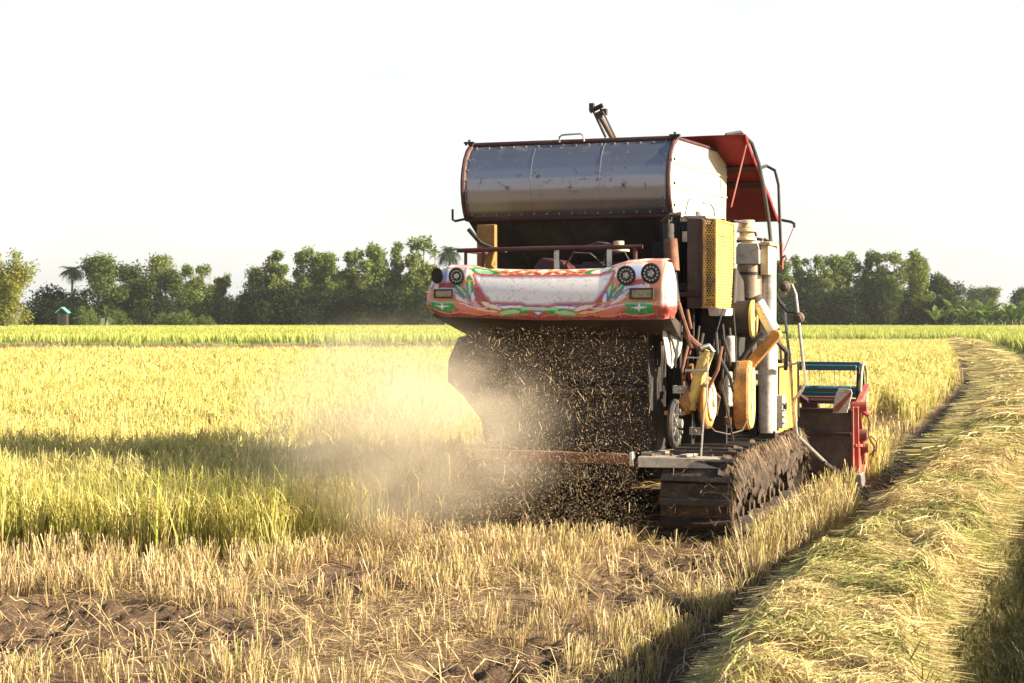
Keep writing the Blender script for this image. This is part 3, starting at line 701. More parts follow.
def lamp_box(x0, x1, z0, z1, y=-.50):
    a = MB(); w=.012
    a.box((x0,y-.012,z0),(x1,y+.03,z0+w)); a.box((x0,y-.012,z1-w),(x1,y+.03,z1)); a.box((x0,y-.012,z0+w),(x0+w,y+.03,z1-w)); a.box((x1-w,y-.012,z0+w),(x1,y+.03,z1-w)); a.build('lamp_frame','black',panel)
    a = MB(); a.box((x0+w,y-.002,z0+w),(x1-w,y+.02,z1-w))
    for k in range(5): xx = lerp(x0+w,x1-w,(k+.5)/5); a.cyl((xx,y-.002,(z0+z1)/2),(xx,y-.008,(z0+z1)/2),.011,10)
    a.build('indicator_lens','amber',panel)
lamp_box(-1.18,-1.02,1.838,1.908); lamp_box(.385,.565,1.825,1.908)
# sloping dark underside below the panel
mb = MB(); mb.add([(-1.25,-.36,1.70),(.66,-.36,1.68),(.62,.2,1.50),(-1.08,.2,1.50),(-1.25,-.34,1.72),(.66,-.34,1.72),(.62,.24,1.62),(-1.12,.24,1.62)],[(0,1,2,3),(4,7,6,5),(0,4,5,1),(1,5,6,2),(2,6,7,3),(3,7,4,0)])
mb.build('panel_underside', 'housing', H)
# rack above the panel
mb = MB(); mb.tube([(-1.17,-.02,2.225),(-.4,-.02,2.235),(.36,-.02,2.235)], .018, 10); 
for x in (-1.10,-.95,-.33,.10,.30): mb.cyl((x,-.02,2.225),(x,-.02,2.03),.014 if x<-.9 else .018,8)
mb.tube([(-1.1,-.02,2.22),(-1.1,.5,2.22)], .014, 8)
mb.build('rear_rack', 'darkred', H)
mb = MB(); mb.box((-.35,-.045,2.04),(-.31,-.04,2.215)); mb.box((.08,-.045,2.04),(.12,-.04,2.215)); mb.build('rack_bracket','steel',H,each=True)

# ---- engine and frame between the panel and the tank
mb = MB(); mb.box((-.95,.55,1.60),(.30,1.55,1.95)); mb.box((-1.2,1.6,1.6),(.3,1.66,2.2)); mb.box((-.7,.6,1.95),(.1,1.3,2.12))
for k in range(7): mb.box((-.9+k*.17,.52,1.62),(-.86+k*.17,.55,1.93))
mb.cyl((-.2,.4,1.95),(-.2,.56,1.95),.16,20); mb.cyl((.12,.42,1.85),(.12,.56,1.85),.1,18)
mb.build('engine', 'black', H, .008)
mb = MB(); mb.prism([(-.60,2.00),(-.33,2.00),(-.30,2.09),(-.38,2.15),(-.52,2.17),(-.58,2.10)], 'y', .15, .42); mb.box((-.20,.2,1.98),(.28,.42,2.13)); mb.build('fuel_tank', 'darkred', H, .02)
mb = MB(); mb.cyl((.12,.16,2.22),(.12,.16,2.29),.042,18); mb.cyl((.12,.16,2.205),(.12,.16,2.225),.085,20); mb.build('filler_cap', 'cream', H, .004)
mb = MB(); mb.tube([(-.15,.2,2.24),(-.05,.17,2.27),(.05,.17,2.255),(.09,.17,2.245)],.022,8); mb.tube([(-.30,.1,2.1),(-.22,.05,2.2),(-.08,.05,2.19),(.02,.1,2.1)],.008,6); mb.tube([(-.02,.1,2.02),(.05,.02,2.17),(.2,.03,2.2),(.27,.1,2.05)],.008,6); mb.build('engine_hose','rubber',H,each=True)
mb = MB(); mb.box((-1.19,.48,1.6),(-1.03,.54,2.46)); mb.build('tank_post', 'ochre', H, .005)
mb = MB(); mb.tube([(-1.25,.45,2.42),(-1.13,.42,2.30),(-1.0,.36,2.25),(-.85,.25,2.235)], .020, 8); mb.build('post_hose','rubber',H)
mb = MB(); mb.tube([(-1.0,.4,2.24),(-1.02,.38,2.12),(-.96,.36,2.05)],.014,8); mb.build('orange_pipe','orange',H)
mb = MB()
for x,y in ((.32,.9),(.50,.55),(-1.2,2.3),(.36,2.4),(-.4,2.4)): mb.box((x-.035,y-.035,.62),(x+.035,y+.035,2.5))
mb.box((.28,.62,.65),(.62,.66,2.30)); mb.box((.30,1.0,.65),(.78,1.06,2.25)); mb.box((.3,.9,2.40),(.72,.96,2.48)); mb.box((.3,2.2,1.62),(.95,2.3,1.72)); mb.box((.3,.3,1.90),(.64,.36,1.96))
mb.build('frame_member', 'dark', H, .006, each=True)

# ---- grain tank
bulge = [(1.12,3.185),(1.03,3.13),(.965,3.05),(.925,2.96),(.905,2.87),(.905,2.78),(.925,2.68),(.96,2.60),(1.01,2.535)]   # (y,z) down the rear sheet
XL0, XR0 = -1.47, .345
T = empty('grain_tank', (0,0,0)); T.parent = H
def xr(y): return XR0 + (y-1.0)*.075
mb = MB(); fine = []
for i in range(len(bulge)-1):
    for k in range(5): fine.append((lerp(bulge[i][0],bulge[i+1][0],k/5), lerp(bulge[i][1],bulge[i+1][1],k/5)))
fine.append(bulge[-1])
rows = []
for (y,z_) in fine:
    row = []
    for i in range(41):
        s_ = i/40; x = lerp(XL0, xr(y), s_); dent = .006*(float(vnoise(np.array(x*3.1), np.array(z_*4.0), 33))-.5)
        row.append((x, y+dent, z_ + .012*(1-s_)*0))
    rows.append(row)
mb.grid(rows)
for k in range(16):
    xk = lerp(XL0+.06, XR0-.06, k/15); mb.cyl((xk,1.085,3.165),(xk,1.062,3.160),.007,8); mb.cyl((xk,.975,2.572),(xk,.955,2.568),.007,8)
for zk,yk in ((3.05,.965),(2.96,.925),(2.87,.905),(2.78,.905),(2.68,.925)):
    for xk in (XL0+.035, XR0-.04): mb.cyl((xk,yk+.01,zk),(xk,yk-.008,zk),.007,8)
for xk in (-.86,-.25): mb.tube([(xk,a-.001,b) for a,b in fine],.0035,5)
o = mb.build('rear_sheet', 'tank', T, angle=60); so = o.modifiers.new('s','SOLIDIFY'); so.thickness = .004
side = [(a,b) for a,b in bulge] + [(2.65,2.60),(2.70,3.20)]
for nm, x0 in (('side_sheet', 'r'), ('side_sheet', 'l')):
    mb = MB(); n_ = len(side); sx = 1 if x0=='r' else -1
    f_ = (lambda y: xr(y)) if x0=='r' else (lambda y: XL0)
    vs_ = [(f_(a),a,b) for a,b in side] + [(f_(a)-sx*.02,a,b) for a,b in side]
    mb.add(vs_, [tuple(range(n_)), tuple(reversed(range(n_,2*n_)))] + [(i,i+n_,(i+1)%n_+n_,(i+1)%n_) for i in range(n_)])
    so_ = mb.build(nm, 'tankside', T)
    rb = MB()
    for k,zz_ in enumerate((2.98,2.79)):
        rb.beam((f_(.94)+sx*.006,.94,zz_),(f_(2.66)+sx*.006,2.66,zz_+.01),.012,.014)
    rb.build('sheet_seam', 'tankside', so_,each=True)
    rr_ = MB(); path = [(f_(a)+sx*.004,a-.004,b) for a,b in fine]; rr_.tube(path, .022, 8); rr_.build('edge_band', 'darkred', T)
mb = MB(); mb.tube([(XL0-.02,1.12,3.195),(xr(1.1)+.02,1.12,3.195)], .020, 8); mb.tube([(XL0,2.70,3.21),(xr(2.7),2.70,3.21)], .018, 8); mb.tube([(XL0,1.12,3.195),(XL0,2.7,3.21)], .018, 8); mb.tube([(xr(1.1),1.12,3.195),(xr(2.7),2.7,3.21)], .016, 8)
mb.build('rim', 'darkred', T)
mb = MB(); mb.box((XL0,2.64,2.55),(xr(2.65),2.66,3.2)); mb.build('front_sheet','tankside',T)
mb = MB(); mb.tube([(XL0,1.0,2.535),(XR0,1.0,2.535)], .018, 8); mb.build('lower_band', 'darkred', T)
mb = MB(); a4 = [(XL0,1.01,2.535),(XR0,1.01,2.535),(.52,2.65,2.58),(XL0,2.65,2.58)]; b4 = [(-1.30,1.3,2.12),(.24,1.3,2.12),(.24,2.4,2.12),(-1.30,2.4,2.12)]
mb.add(a4+b4, [(0,1,5,4),(1,2,6,5),(2,3,7,6),(3,0,4,7),(4,5,6,7),(3,2,1,0)])
for x in (-1.0,-.55,-.1,.15): mb.beam((x*1.10,1.01,2.53),(x*.98,1.29,2.14),.02,.02)
mb.build('hopper', 'housing', T)
mb = MB(); mb.add([(XL0,1.3,3.02),(xr(1.3),1.3,3.02),(xr(2.6),2.64,3.05),(XL0,2.64,3.05)],[(0,1,2,3)]); mb.build('grain', paint('rough_rice_grain',(.55,.42,.18),.9,0,(.35,.25,.1),.5,40), T)
mb = MB(); mb.tube([(-.66,1.09,3.19),(-.655,1.08,3.235),(-.63,1.08,3.25),(-.47,1.08,3.255),(-.445,1.08,3.24),(-.44,1.09,3.19)], .008, 8); mb.build('grab_handle','steel',T)
mb = MB()
for x in (XL0-.01, XR0+.01):
    for k in (-.03,.0,.03): mb.cyl((x+k,1.08,3.19),(x+k,1.08,3.24-abs(k)),.012,8)
    mb.box((x-.045,1.06,3.205),(x+.045,1.10,3.22))
for z_ in (3.0,2.8,2.62): mb.cyl((XR0+.035,.93,z_),(XR0+.05,.93,z_),.012,8)
mb.build('rim_bolt','black',T, each=True)
mb = MB(); mb.tube([(-1.575,.92,2.625),(-1.575,.92,2.535),(-1.55,.92,2.522),(-1.50,.95,2.535),(-1.42,1.0,2.56)], .011, 8); mb.build('side_hook','black',T)
# unloading auger sticking up behind the tank
mb = MB(); mb.mat(0); mb.tube([(-.32,1.85,3.05),(-.40,1.85,3.30),(-.53,1.82,3.53)], [.026,.025,.022], 12); mb.mat(1); mb.tube([(-.45,1.81,3.30),(-.555,1.79,3.53)], .012, 6); mb.tube([(-.35,1.80,3.28),(-.47,1.78,3.53)], .010, 6); mb.cyl((-.60,1.82,3.54),(-.48,1.82,3.59),.022,8); mb.box((-.60,1.79,3.54),(-.56,1.84,3.61)); mb.box((-.50,1.79,3.50),(-.44,1.84,3.555))
mb.build('unloading_auger', ['brown','black'], H)

# ---- canopy over the driver
def cz(y): return 3.315 - (y-2.1)*.365
mb = MB(); rows = []
for j in range(19):
    y = lerp(2.1, 3.92, j/18); row = []
    for i in range(17):
        x = lerp(-.45, .76, i/16); sag = .018*math.sin(math.pi*j/6)**2 + .010*(float(vnoise(np.array(x*5.),np.array(y*3.),44))-.5)
        row.append((x, y, cz(y)-sag))
    rows.append(row)
mb.grid(rows)
n0 = len(mb.v)
rows = [[(x_, y_, z_ - dz) for dz in (0,.05)] for (x_,y_,z_) in [rows[j][16] for j in range(19)]]
mb.grid(rows); can = mb.build('canopy', 'canvas', H); so = can.modifiers.new('s','SOLIDIFY'); so.thickness=.006
mb = MB()
for y0,y1 in ((2.66,2.76),(2.98,3.09)):
    mb.add([(-.45,y0,cz(y0)-.03),(.765,y0,cz(y0)-.03),(.765,y1,cz(y1)-.03),(-.45,y1,cz(y1)-.03),(-.45,y0,cz(y0)-.038),(.765,y0,cz(y0)-.038),(.765,y1,cz(y1)-.038),(-.45,y1,cz(y1)-.038)],[(0,1,2,3),(7,6,5,4),(0,4,5,1),(1,5,6,2),(2,6,7,3),(3,7,4,0)])
mb.build('canopy_strap','canvasdark',can,each=True)
mb = MB(); mb.tube([(.58,2.1,3.315),(.69,2.2,3.345),(.755,2.4,3.27),(.80,2.5,3.10),(.84,2.55,2.88),(.875,2.6,2.6),(.90,2.6,2.36)], .017, 8); mb.build('canopy_pole','black',H)
mb = MB(); mb.tube([(.35,3.3,3.0),(.60,3.45,3.12),(.68,3.6,3.17),(.765,3.6,3.12),(.80,3.6,2.98),(.81,3.6,2.7),(.825,3.6,2.35),(.83,3.6,2.2)], .016, 8); mb.build('canopy_pole','black',H)
mb = MB(); mb.tube([(-.45,3.92,2.65),(.78,3.92,2.655),(.90,3.75,2.625),(.945,3.65,2.60),(.95,3.62,2.57)], .014, 8); mb.build('front_rail','black',H)
mb = MB(); mb.tube([(.95,3.62,2.58),(.85,3.6,2.33)], .005, 6); mb.tube([(.76,2.2,3.29),(.63,2.1,2.67)], .007, 6); mb.build('tie_wire','red',H,each=True)
# driver's seat and control console, out of sight from behind
mb = MB(); mb.box((.35,3.0,1.72),(.8,3.4,1.80)); mb.box((.38,2.98,1.80),(.78,3.05,2.15)); mb.box((.5,3.1,1.2),(.65,3.3,1.72)); mb.build('driver_seat','rubber',H,.02)
mb = MB(); mb.box((.2,2.9,1.10),(.95,4.0,1.16)); mb.build('driver_platform','grey',H,.005)
mb = MB(); mb.box((.1,3.75,1.16),(.6,3.95,1.75)); mb.cyl((.5,3.7,1.95),(.5,3.65,2.12),.015,8); mb.build('console','darkred',H,.01)

# ---- radiator, guard and filters on the right side
mb = MB(); mb.box((.635,.30,1.76),(.76,.62,2.47)); mb.build('radiator','brown',H,.01)
mb = MB(); mb.box((.742,.275,1.78),(.768,.30,2.46)); mb.box((.56,.28,1.85),(.74,.30,1.89)); mb.build('radiator_edge','darkred',H,.004,each=True)
mb = MB(); mb.box((.60,.33,2.47),(.78,.85,2.49)); mb.tube([(.60,.4,2.50),(.62,.4,2.60),(.64,.4,2.63)],.008,6); mb.tube([(.72,.5,2.60),(.77,.55,2.60),(.79,.6,2.55),(.795,.6,2.50)],.010,6); mb.cyl((.70,.45,2.495),(.70,.45,2.53),.03,10); mb.build('radiator_top','grey',H,.004)
mb = MB(); mb.tube([(.45,.25,2.44),(.52,.22,2.49),(.60,.25,2.50)],.018,8)
mb.tube([(.49,.28,2.42),(.51,.25,2.2),(.535,.22,2.0),(.56,.2,1.80)],[.045,.05,.042,.046],12); mb.build('coolant_hose','rubber',H,each=True)
mb = MB(); mb.tube([(.52,.24,2.30),(.545,.215,2.05)],.053,12); mb.build('pipe_sleeve','rust',H)
def hexsheet(a, ex, ez, w, h, cell=.021, bar=.0035, th=.004):
    """perforated sheet: hexagonal rings in the plane (ex, ez) from corner a"""
    m_ = MB(); a = Vector(a); ex = Vector(ex).normalized(); ez = Vector(ez).normalized(); nn_ = ex.cross(ez)
    R0 = cell/math.sqrt(3)*1.0; dz = R0*1.5; j = 0; z_ = R0
    while z_ < h - R0*.6:
        x = cell/2 + (cell/2 if j % 2 else 0)
        while x < w - cell*.3:
            o_ = [a + ex*(x + (R0+.0003)*math.sin(math.pi/3*k)) + ez*(z_ + (R0+.0003)*math.cos(math.pi/3*k)) for k in range(6)]
            i_ = [a + ex*(x + (R0-bar*1.15)*math.sin(math.pi/3*k)) + ez*(z_ + (R0-bar*1.15)*math.cos(math.pi/3*k)) for k in range(6)]
            vs_ = o_ + i_ + [p - nn_*th for p in i_]
            m_.add(vs_, [(k,(k+1)%6,6+(k+1)%6,6+k) for k in range(6)] + [(6+k,6+(k+1)%6,12+(k+1)%6,12+k) for k in range(6)])
            x += cell
        z_ += dz; j += 1
    return m_
GX0, GX1, GY0, GY1, GZ0, GZ1 = .772, .865, .285, 1.02, 1.775, 2.455
G_ = empty('fan_guard', (0,0,0)); G_.parent = H
hexsheet((GX0,GY0,GZ0),(1,0,0),(0,0,1),GX1-GX0,GZ1-GZ0).build('mesh_sheet','yellow',G_,smooth=False,fix=False)
hexsheet((GX1,GY0,GZ0),(0,1,0),(0,0,1),GY1-GY0,GZ1-GZ0,.026,.005).build('mesh_sheet','pale_yellow',G_,smooth=False,fix=False)  # right sheet paler than the rear one: sunlight put into its colour
mb = MB(); e_ = .008
for (x,y) in ((GX0,GY0),(GX1,GY0),(GX1,GY1)): mb.box((x-e_,y-e_,GZ0),(x+e_,y+e_,GZ1))
for z_ in (GZ0,2.34,1.84,GZ1): mb.box((GX0,GY0-.005,z_-.007),(GX1+.005,GY0+.004,z_+.007)); mb.box((GX1-.004,GY0,z_-.007),(GX1+.005,GY1,z_+.007))
mb.build('guard_frame','yellow',G_,.002)
mb = MB(); mb.box((GX0,.45,1.80),(.80,.98,2.43)); mb.build('fan_shroud','dark',H)
mb = MB(); mb.prism([(.80,1.70),(.93,1.70),(.95,1.76),(.79,1.77)],'y',.36,.62); mb.build('drip_tray','white',H,.006)
# air pre-cleaner
mb = MB()
for z0,z1,r0,r1 in ((2.31,2.33,.055,.055),(2.33,2.36,.085,.075),(2.36,2.40,.06,.06),(2.40,2.43,.085,.08),(2.43,2.50,.075,.065)): mb.cyl((.93,1.25,z0),(.93,1.25,z1),r0,24,r1)
mb.build('pre_cleaner','cream',H,.006)
mb = MB(); mb.tube([(.86,1.05,2.485),(.95,1.2,2.47),(.985,1.25,2.45),(1.0,1.3,2.37)],.010,6); mb.build('red_rod','darkred',H)
# exhaust silencer: box on top, barrel below
S = empty('silencer', (0,0,0)); S.parent = H
mb = MB(); mb.prism([(.80,2.14),(1.00,2.14),(1.00,2.28),(.985,2.32),(.82,2.32),(.80,2.28)],'y',1.45,1.8); mb.build('box','grey',S,.008)
mb = MB(); mb.cyl((.895,1.56,1.78),(.895,1.56,2.14),.105,28); mb.build('barrel','stainless',S,.006)
mb = MB(); mb.cyl((.895,1.56,2.05),(.895,1.56,2.075),.109,28); mb.cyl((.895,1.56,1.84),(.895,1.56,1.855),.109,28); mb.build('clamp','black',S,each=True)
mb = MB(); mb.tube([(.80,1.5,2.335),(.90,1.48,2.37),(1.02,1.48,2.345)],.014,6); mb.cyl((.90,1.5,2.32),(.90,1.5,2.40),.02,8); mb.cyl((.86,1.5,2.32),(.86,1.5,2.36),.03,8); mb.build('lid_clip','black',S)
mb = MB(); mb.cyl((.9,1.45,2.22),(.9,1.44,2.22),.014,8); mb.build('stud','steel',S)
HZ = random.Random(3)
for k in range(13):
    x0, y0, z0 = HZ.uniform(.50,.95), HZ.uniform(.12,.75), HZ.uniform(1.3,1.75); x1 = x0+HZ.uniform(-.15,.15); z1 = z0-HZ.uniform(.3,.7); mb = MB()
    mb.tube([(x0,y0,z0),(x0+HZ.uniform(-.04,.04),y0-.05,lerp(z0,z1,.35)),(x1+HZ.uniform(-.05,.05),y0-.04,lerp(z0,z1,.75)),(x1,y0+.05,z1)],HZ.uniform(.007,.016),8)
    mb.build('hydraulic_hose', HZ.choice(['rubber','rubber','rust','black']), H)
for (x,y,z_,w_) in ((.72,.42,1.30,.09),(.58,.30,1.12,.12),(.90,.60,.86,.06),(.66,.5,.78,.1),(.88,.45,1.15,.05),(.80,.62,1.48,.07)):
    mb = MB(); mb.box((x-w_/2,y,z_-.03),(x+w_/2,y+.012,z_+.03)); mb.box((x-w_/2,y,z_-.03),(x-w_/2+.012,y+.10,z_+.03)); mb.cyl((x,y,z_),(x,y-.014,z_),.014,6); mb.build('bracket', HZ.choice(['rust','steel','black']), H, .002)
for (x,y,z_,r_) in ((.70,.50,.95,.09),(.60,.55,1.25,.07),(.92,1.02,1.27,.06)):
    mb = MB(); mb.cyl((x,y,z_),(x+.03,y,z_),r_,24); mb.cyl((x-.01,y,z_),(x+.045,y,z_),r_*.35,12); mb.build('small_pulley','rust',H,.006)
mb = MB(); mb.box((1.0,1.5,2.05),(1.07,1.85,2.30)); mb.box((1.0,1.46,2.30),(1.09,1.9,2.33)); mb.build('side_box','cream',H,.006)
mb = MB(); rows=[]
for j in range(9):
    z_ = lerp(2.06,2.37,j/8); rows.append([(lerp(.95,1.03,i/4)+.012*math.sin(j*1.3), 1.95+.02*math.sin(j*1.7+i), z_) for i in range(5)])
mb.grid(rows); o=mb.build('rag','rubber',H); so=o.modifiers.new('s','SOLIDIFY'); so.thickness=.03
mb = MB(); mb.box((1.03,2.0,2.11),(1.045,2.05,2.34)); mb.box((1.09,2.0,2.11),(1.105,2.05,2.34)); mb.box((1.045,2.0,2.32),(1.09,2.05,2.34)); mb.box((1.045,2.0,2.11),(1.09,2.05,2.13)); mb.build('lamp_bracket','red',H,.003)
mb = MB(); mb.tube([(1.09,2.0,2.2),(1.13,2.0,2.23),(1.14,2.0,2.19)],.012,6); mb.build('bracket_clip','rust',H)
# upright grain duct
D = empty('grain_duct', (0,0,0)); D.parent = H
mb = MB(); mb.cyl((1.045,1.62,.70),(1.045,1.62,1.50),.082,24); mb.build('lower_tube','white',D,.004)
mb = MB(); mb.cyl((1.03,1.72,1.50),(1.03,1.72,2.28),.068,24); mb.build('upper_tube','grey',D,.004)
mb = MB(); mb.box((1.10,1.60,.74),(1.175,1.80,1.02)); 
for k in range(4): mb.box((1.175,1.60,.78+k*.055),(1.19,1.8,.795+k*.055))
mb.build('finned_cover','steel',D,.004)
mb = MB(); mb.box((.98,1.56,.66),(1.12,1.72,.72)); mb.cyl((1.175,1.66,.93),(1.20,1.66,.93),.03,12); mb.build('duct_foot','black',D,.004,each=True)
# tilted bottle-like tube and the yellow arm
mb = MB(); mb.cyl((1.055,1.05,1.82),(1.19,1.05,1.58),.055,20); mb.build('tilted_canister','white',H,.004)
mb = MB(); mb.cyl((1.035,1.05,1.855),(1.06,1.05,1.81),.058,20); mb.build('canister_cap','rubber',H,.004)
mb = MB(); mb.prism(stadium(1.085,1.40,.042,.235,8,R(-42)), 'y', .98, 1.10); mb.build('belt_arm_cover','orange',H,.006)
mb = MB(); mb.tube([(.93,.96,1.32),(1.02,.96,1.46),(1.12,.96,1.57)],.022,8); mb.tube([(1.20,1.1,1.5),(1.24,1.4,1.40),(1.2,1.6,1.25)],.02,8); mb.build('drive_belt','rubber',H,each=True)
# black drum with yellow end
mb = MB(); mb.cyl((.78,1.0,1.675),(1.02,1.0,1.675),.15,32); mb.build('fan_drum','black',H,.004)
mb = MB(); mb.cyl((1.02,1.0,1.675),(1.045,1.0,1.675),.158,32); mb.cyl((1.045,1.0,1.675),(1.052,1.0,1.675),.02,10); mb.build('drum_end','pale_yellow',H,.004)
mb = MB(); mb.prism([(.95,1.2),(1.3,1.3),(1.4,1.6),(1.3,2.0),(1.0,2.1),(.9,1.7)],'x',.60,.90); mb.build('gearbox','housing',H,.02)
# upright yellow belt cover (pill seen from the side)
mb = MB(); mb.prism(stadium(.98,1.055,.16,.285,10),'x',.90,1.02); yb = mb.build('belt_cover','orange',H,.012)
mb = MB(); mb.prism(stadium(.98,1.055,.15,.275,10),'x',1.021,1.028); mb.build('cover_face','pale_yellow',yb,.003)  # sunlit right face painted paler; the orange body carries the shade
mb = MB(); mb.prism(stadium(.98,1.18,.045,.09,8),'x',1.028,1.036); mb.prism(stadium(.98,.92,.045,.09,8),'x',1.028,1.036); mb.build('cover_slot','steel',yb,each=True)
mb = MB(); mb.cyl((.90,.72,1.33),(.90,.72,1.52),.052,20,.046); mb.cyl((.90,.72,1.52),(.90,.72,1.54),.046,20,.03); mb.build('coolant_bottle','white',H,.006)
mb = MB(); mb.box((.84,.66,1.29),(.96,.78,1.33)); mb.build('bottle_bracket','black',H)
mb = MB(); mb.cyl((.88,.74,.98),(.88,.74,1.25),.03,12); mb.build('filter_bowl','white',H,.005)
# big yellow box cover
mb = MB(); mb.prism([(.95,.66),(2.05,.66),(2.15,.70),(2.15,1.23),(2.08,1.28),(1.0,1.28),(.95,1.22)],'x',1.045,1.10)
# shifted forward so that its rear edge stands beside the duct
for i,v_ in enumerate(mb.v): mb.v[i] = (v_[0]-.03, v_[1]+.95, v_[2])
bx = mb.build('battery_cover','yellow',H,.02)
mb = MB(); mb.box((1.0,2.2,1.28),(1.07,2.6,1.31)); mb.build('cover_hinge','rubber',bx)
mb = MB(); mb.tube([(1.075,1.95,.70),(1.08,1.95,1.25),(1.08,3.05,1.26),(1.08,3.08,.75)],.012,6); mb.build('cover_strap','black',bx)
mb = MB(); mb.box((.9,1.95,.95),(1.02,2.0,1.25)); mb.build('cover_back','orange',bx,.006)  # rear face of the yellow cover, its shade painted as orange
# orange elbow chute, pulley disc, black wheel
mb = MB(); mb.tube([(.83,.2,1.43),(.80,.2,1.36),(.76,.2,1.22),(.72,.2,1.08),(.68,.2,.98)], [.05,.052,.05,.05,.052], 14); mb.build('return_chute','pale_yellow',H)
mb = MB(); mb.tube([(.70,.26,1.10),(.66,.2,1.02),(.62,.15,.98)],[.05,.07,.06],10); mb.box((.50,.12,.93),(.66,.3,.96)); mb.build('chute_foot','orange',H)
mb = MB(); mb.tube([(.60,.15,1.80),(.66,.15,1.62),(.71,.15,1.45)],.020,8); mb.tube([(.67,.16,1.75),(.70,.16,1.60)],.014,8); mb.tube([(.64,.16,1.58),(.72,.16,1.5),(.80,.18,1.43)],.026,8); mb.build('hydraulic_pipe','rust',H,each=True)
mb = MB(); mb.tube([(.78,.14,1.45),(.84,.16,1.47),(.87,.18,1.43),(.83,.18,1.38)],.022,10); mb.build('pipe_elbow','steel',H)
mb = MB(); mb.cyl((.78,.30,1.02),(.83,.30,1.02),.205,32); mb.build('pulley_disc','orange',H,.02)
mb = MB(); mb.cyl((.83,.30,1.02),(.85,.30,1.02),.14,28); mb.cyl((.85,.30,1.02),(.87,.30,1.02),.035,12); mb.build('pulley_face','cream',H,.01)
W_ = empty('drive_pulley', (0,0,0)); W_.parent = H
mb = MB(); rim = [(.60,.05+.165*math.cos(t),.87+.165*math.sin(t)) for t in [2*math.pi*k/32 for k in range(33)]]; mb.tube(rim,.026,8,False); mb.build('pulley_rim','rubber',W_)
mb = MB(); mb.cyl((.56,.05,.87),(.66,.05,.87),.035,14)
for k in range(5): a=2*math.pi*k/5; mb.beam((.61,.05,.87),(.61,.05+.15*math.cos(a),.87+.15*math.sin(a)),.02,.02,(1,0,0))
for k in range(8): a=2*math.pi*k/8; mb.cyl((.62,.05+.1*math.cos(a),.87+.1*math.sin(a)),(.645,.05+.1*math.cos(a),.87+.1*math.sin(a)),.014,8)
mb.build('pulley_hub','steel',W_)
mb = MB(); WP=[(.545,-.08,1.60),(.615,.14,1.62),(.62,.17,1.60),(.615,.24,1.48),(.60,.22,1.40),(.565,.10,1.29),(.55,.02,1.33),(.54,-.08,1.54)]; mb.add(WP+[(a-.012,b+.008,c) for a,b,c in WP],[tuple(range(8)),tuple(range(15,7,-1))]+[(i,i+8,(i+1)%8+8,(i+1)%8) for i in range(8)]); mb.build('white_plate','white',H,.004)
mb = MB(); mb.tube([(.56,-.05,1.59),(.585,.03,1.50),(.60,.08,1.40),(.595,.08,1.30)],.010,6); mb.build('plate_cable','rubber',H)
mb = MB()
mb.tube([(.915,.35,1.76),(.88,.3,1.6),(.85,.3,1.48),(.83,.35,1.38)],.006,6); mb.tube([(.965,.5,1.76),(.985,.5,1.5),(.99,.5,1.25),(.96,.5,1.12),(.93,.5,1.15)],.008,6)
mb.tube([(.87,.5,1.55),(.90,.5,1.42),(.93,.5,1.3)],.006,6)
mb.build('wire','rubber',H,each=True)
mb = MB(); mb.tube([(.82,-.02,.62),(.84,-.01,.95),(.86,0,1.05),(.865,.02,1.38),(.70,.02,1.38)],.008,6); mb.tube([(.68,.05,1.28),(.85,.05,1.28)],.012,6); mb.build('control_rod','steel',H,each=True)
mb = MB(); mb.tube([(.80,.25,.88),(.86,.3,.80),(.95,.4,.77),(1.02,.6,.79),(1.04,.75,.88)],.0055,8); mb.build('drain_hose','brown',H)
mb = MB(); mb.box((.40,.55,.63),(.62,.60,1.3)); mb.box((.62,.75,.63),(.86,.80,1.35)); mb.box((.9,1.55,.66),(.96,2.3,1.1)); mb.build('inner_panel','dark',H,each=True)

# ---- handrail with lamps on the right front
mb = MB()
mb.tube([(.98,2.6,1.93),(1.03,2.6,2.0),(1.09,2.6,1.985),(1.125,2.6,1.90),(1.14,2.6,1.78),(1.17,2.6,1.5),(1.215,2.6,1.10),(1.19,2.6,1.03),(1.125,2.6,.95),(1.115,2.6,.88),(1.135,2.6,.64),(1.15,2.62,.58)],.014,8)
mb.tube([(.94,2.6,1.78),(.985,2.6,1.84),(1.02,2.6,1.80),(1.05,2.6,1.5),(1.085,2.6,1.25),(1.10,2.6,.9),(1.12,2.6,.62),(1.0,2.6,.60)],.013,8)
mb.tube([(.97,2.6,1.60),(1.0,2.6,1.25)],.011,6); mb.tube([(1.0,2.6,1.55),(1.045,2.6,1.55)],.010,6)
mb.build('handrail','steel',H,each=True)
mb = MB(); mb.tube([(.95,2.58,1.9),(.99,2.58,1.82),(1.06,2.58,1.74),(1.13,2.58,1.735)],.016,6); mb.build('lamp_arm','black',H)
for (x,z_) in ((1.035,1.97),(1.165,1.685)):
    mb = MB(); mb.cyl((x,2.50,z_),(x,2.56,z_),.045,20,.05); mb.cyl((x,2.485,z_),(x,2.50,z_),.02,10,.04); wl = mb.build('work_lamp','brown',H,.006)
    mb = MB(); mb.cyl((x,2.56,z_),(x,2.565,z_),.044,20); mb.build('lens','glass',wl)
mb = MB(); mb.tube([(1.15,2.6,.60),(1.29,3.6,.25)],.018,8); mb.build('brace_bar','steel',H)
mb = MB(); mb.beam((1.26,3.4,.30),(1.34,3.9,.16),.05,.03); mb.build('brace_foot','black',H)
mb = MB(); mb.tube([(.93,2.3,2.3),(.96,2.4,1.9),(.95,2.5,1.5)],.01,6); mb.tube([(.99,2.3,2.2),(.96,2.5,1.95)],.008,6); mb.build('cab_rod','steel',H,each=True)

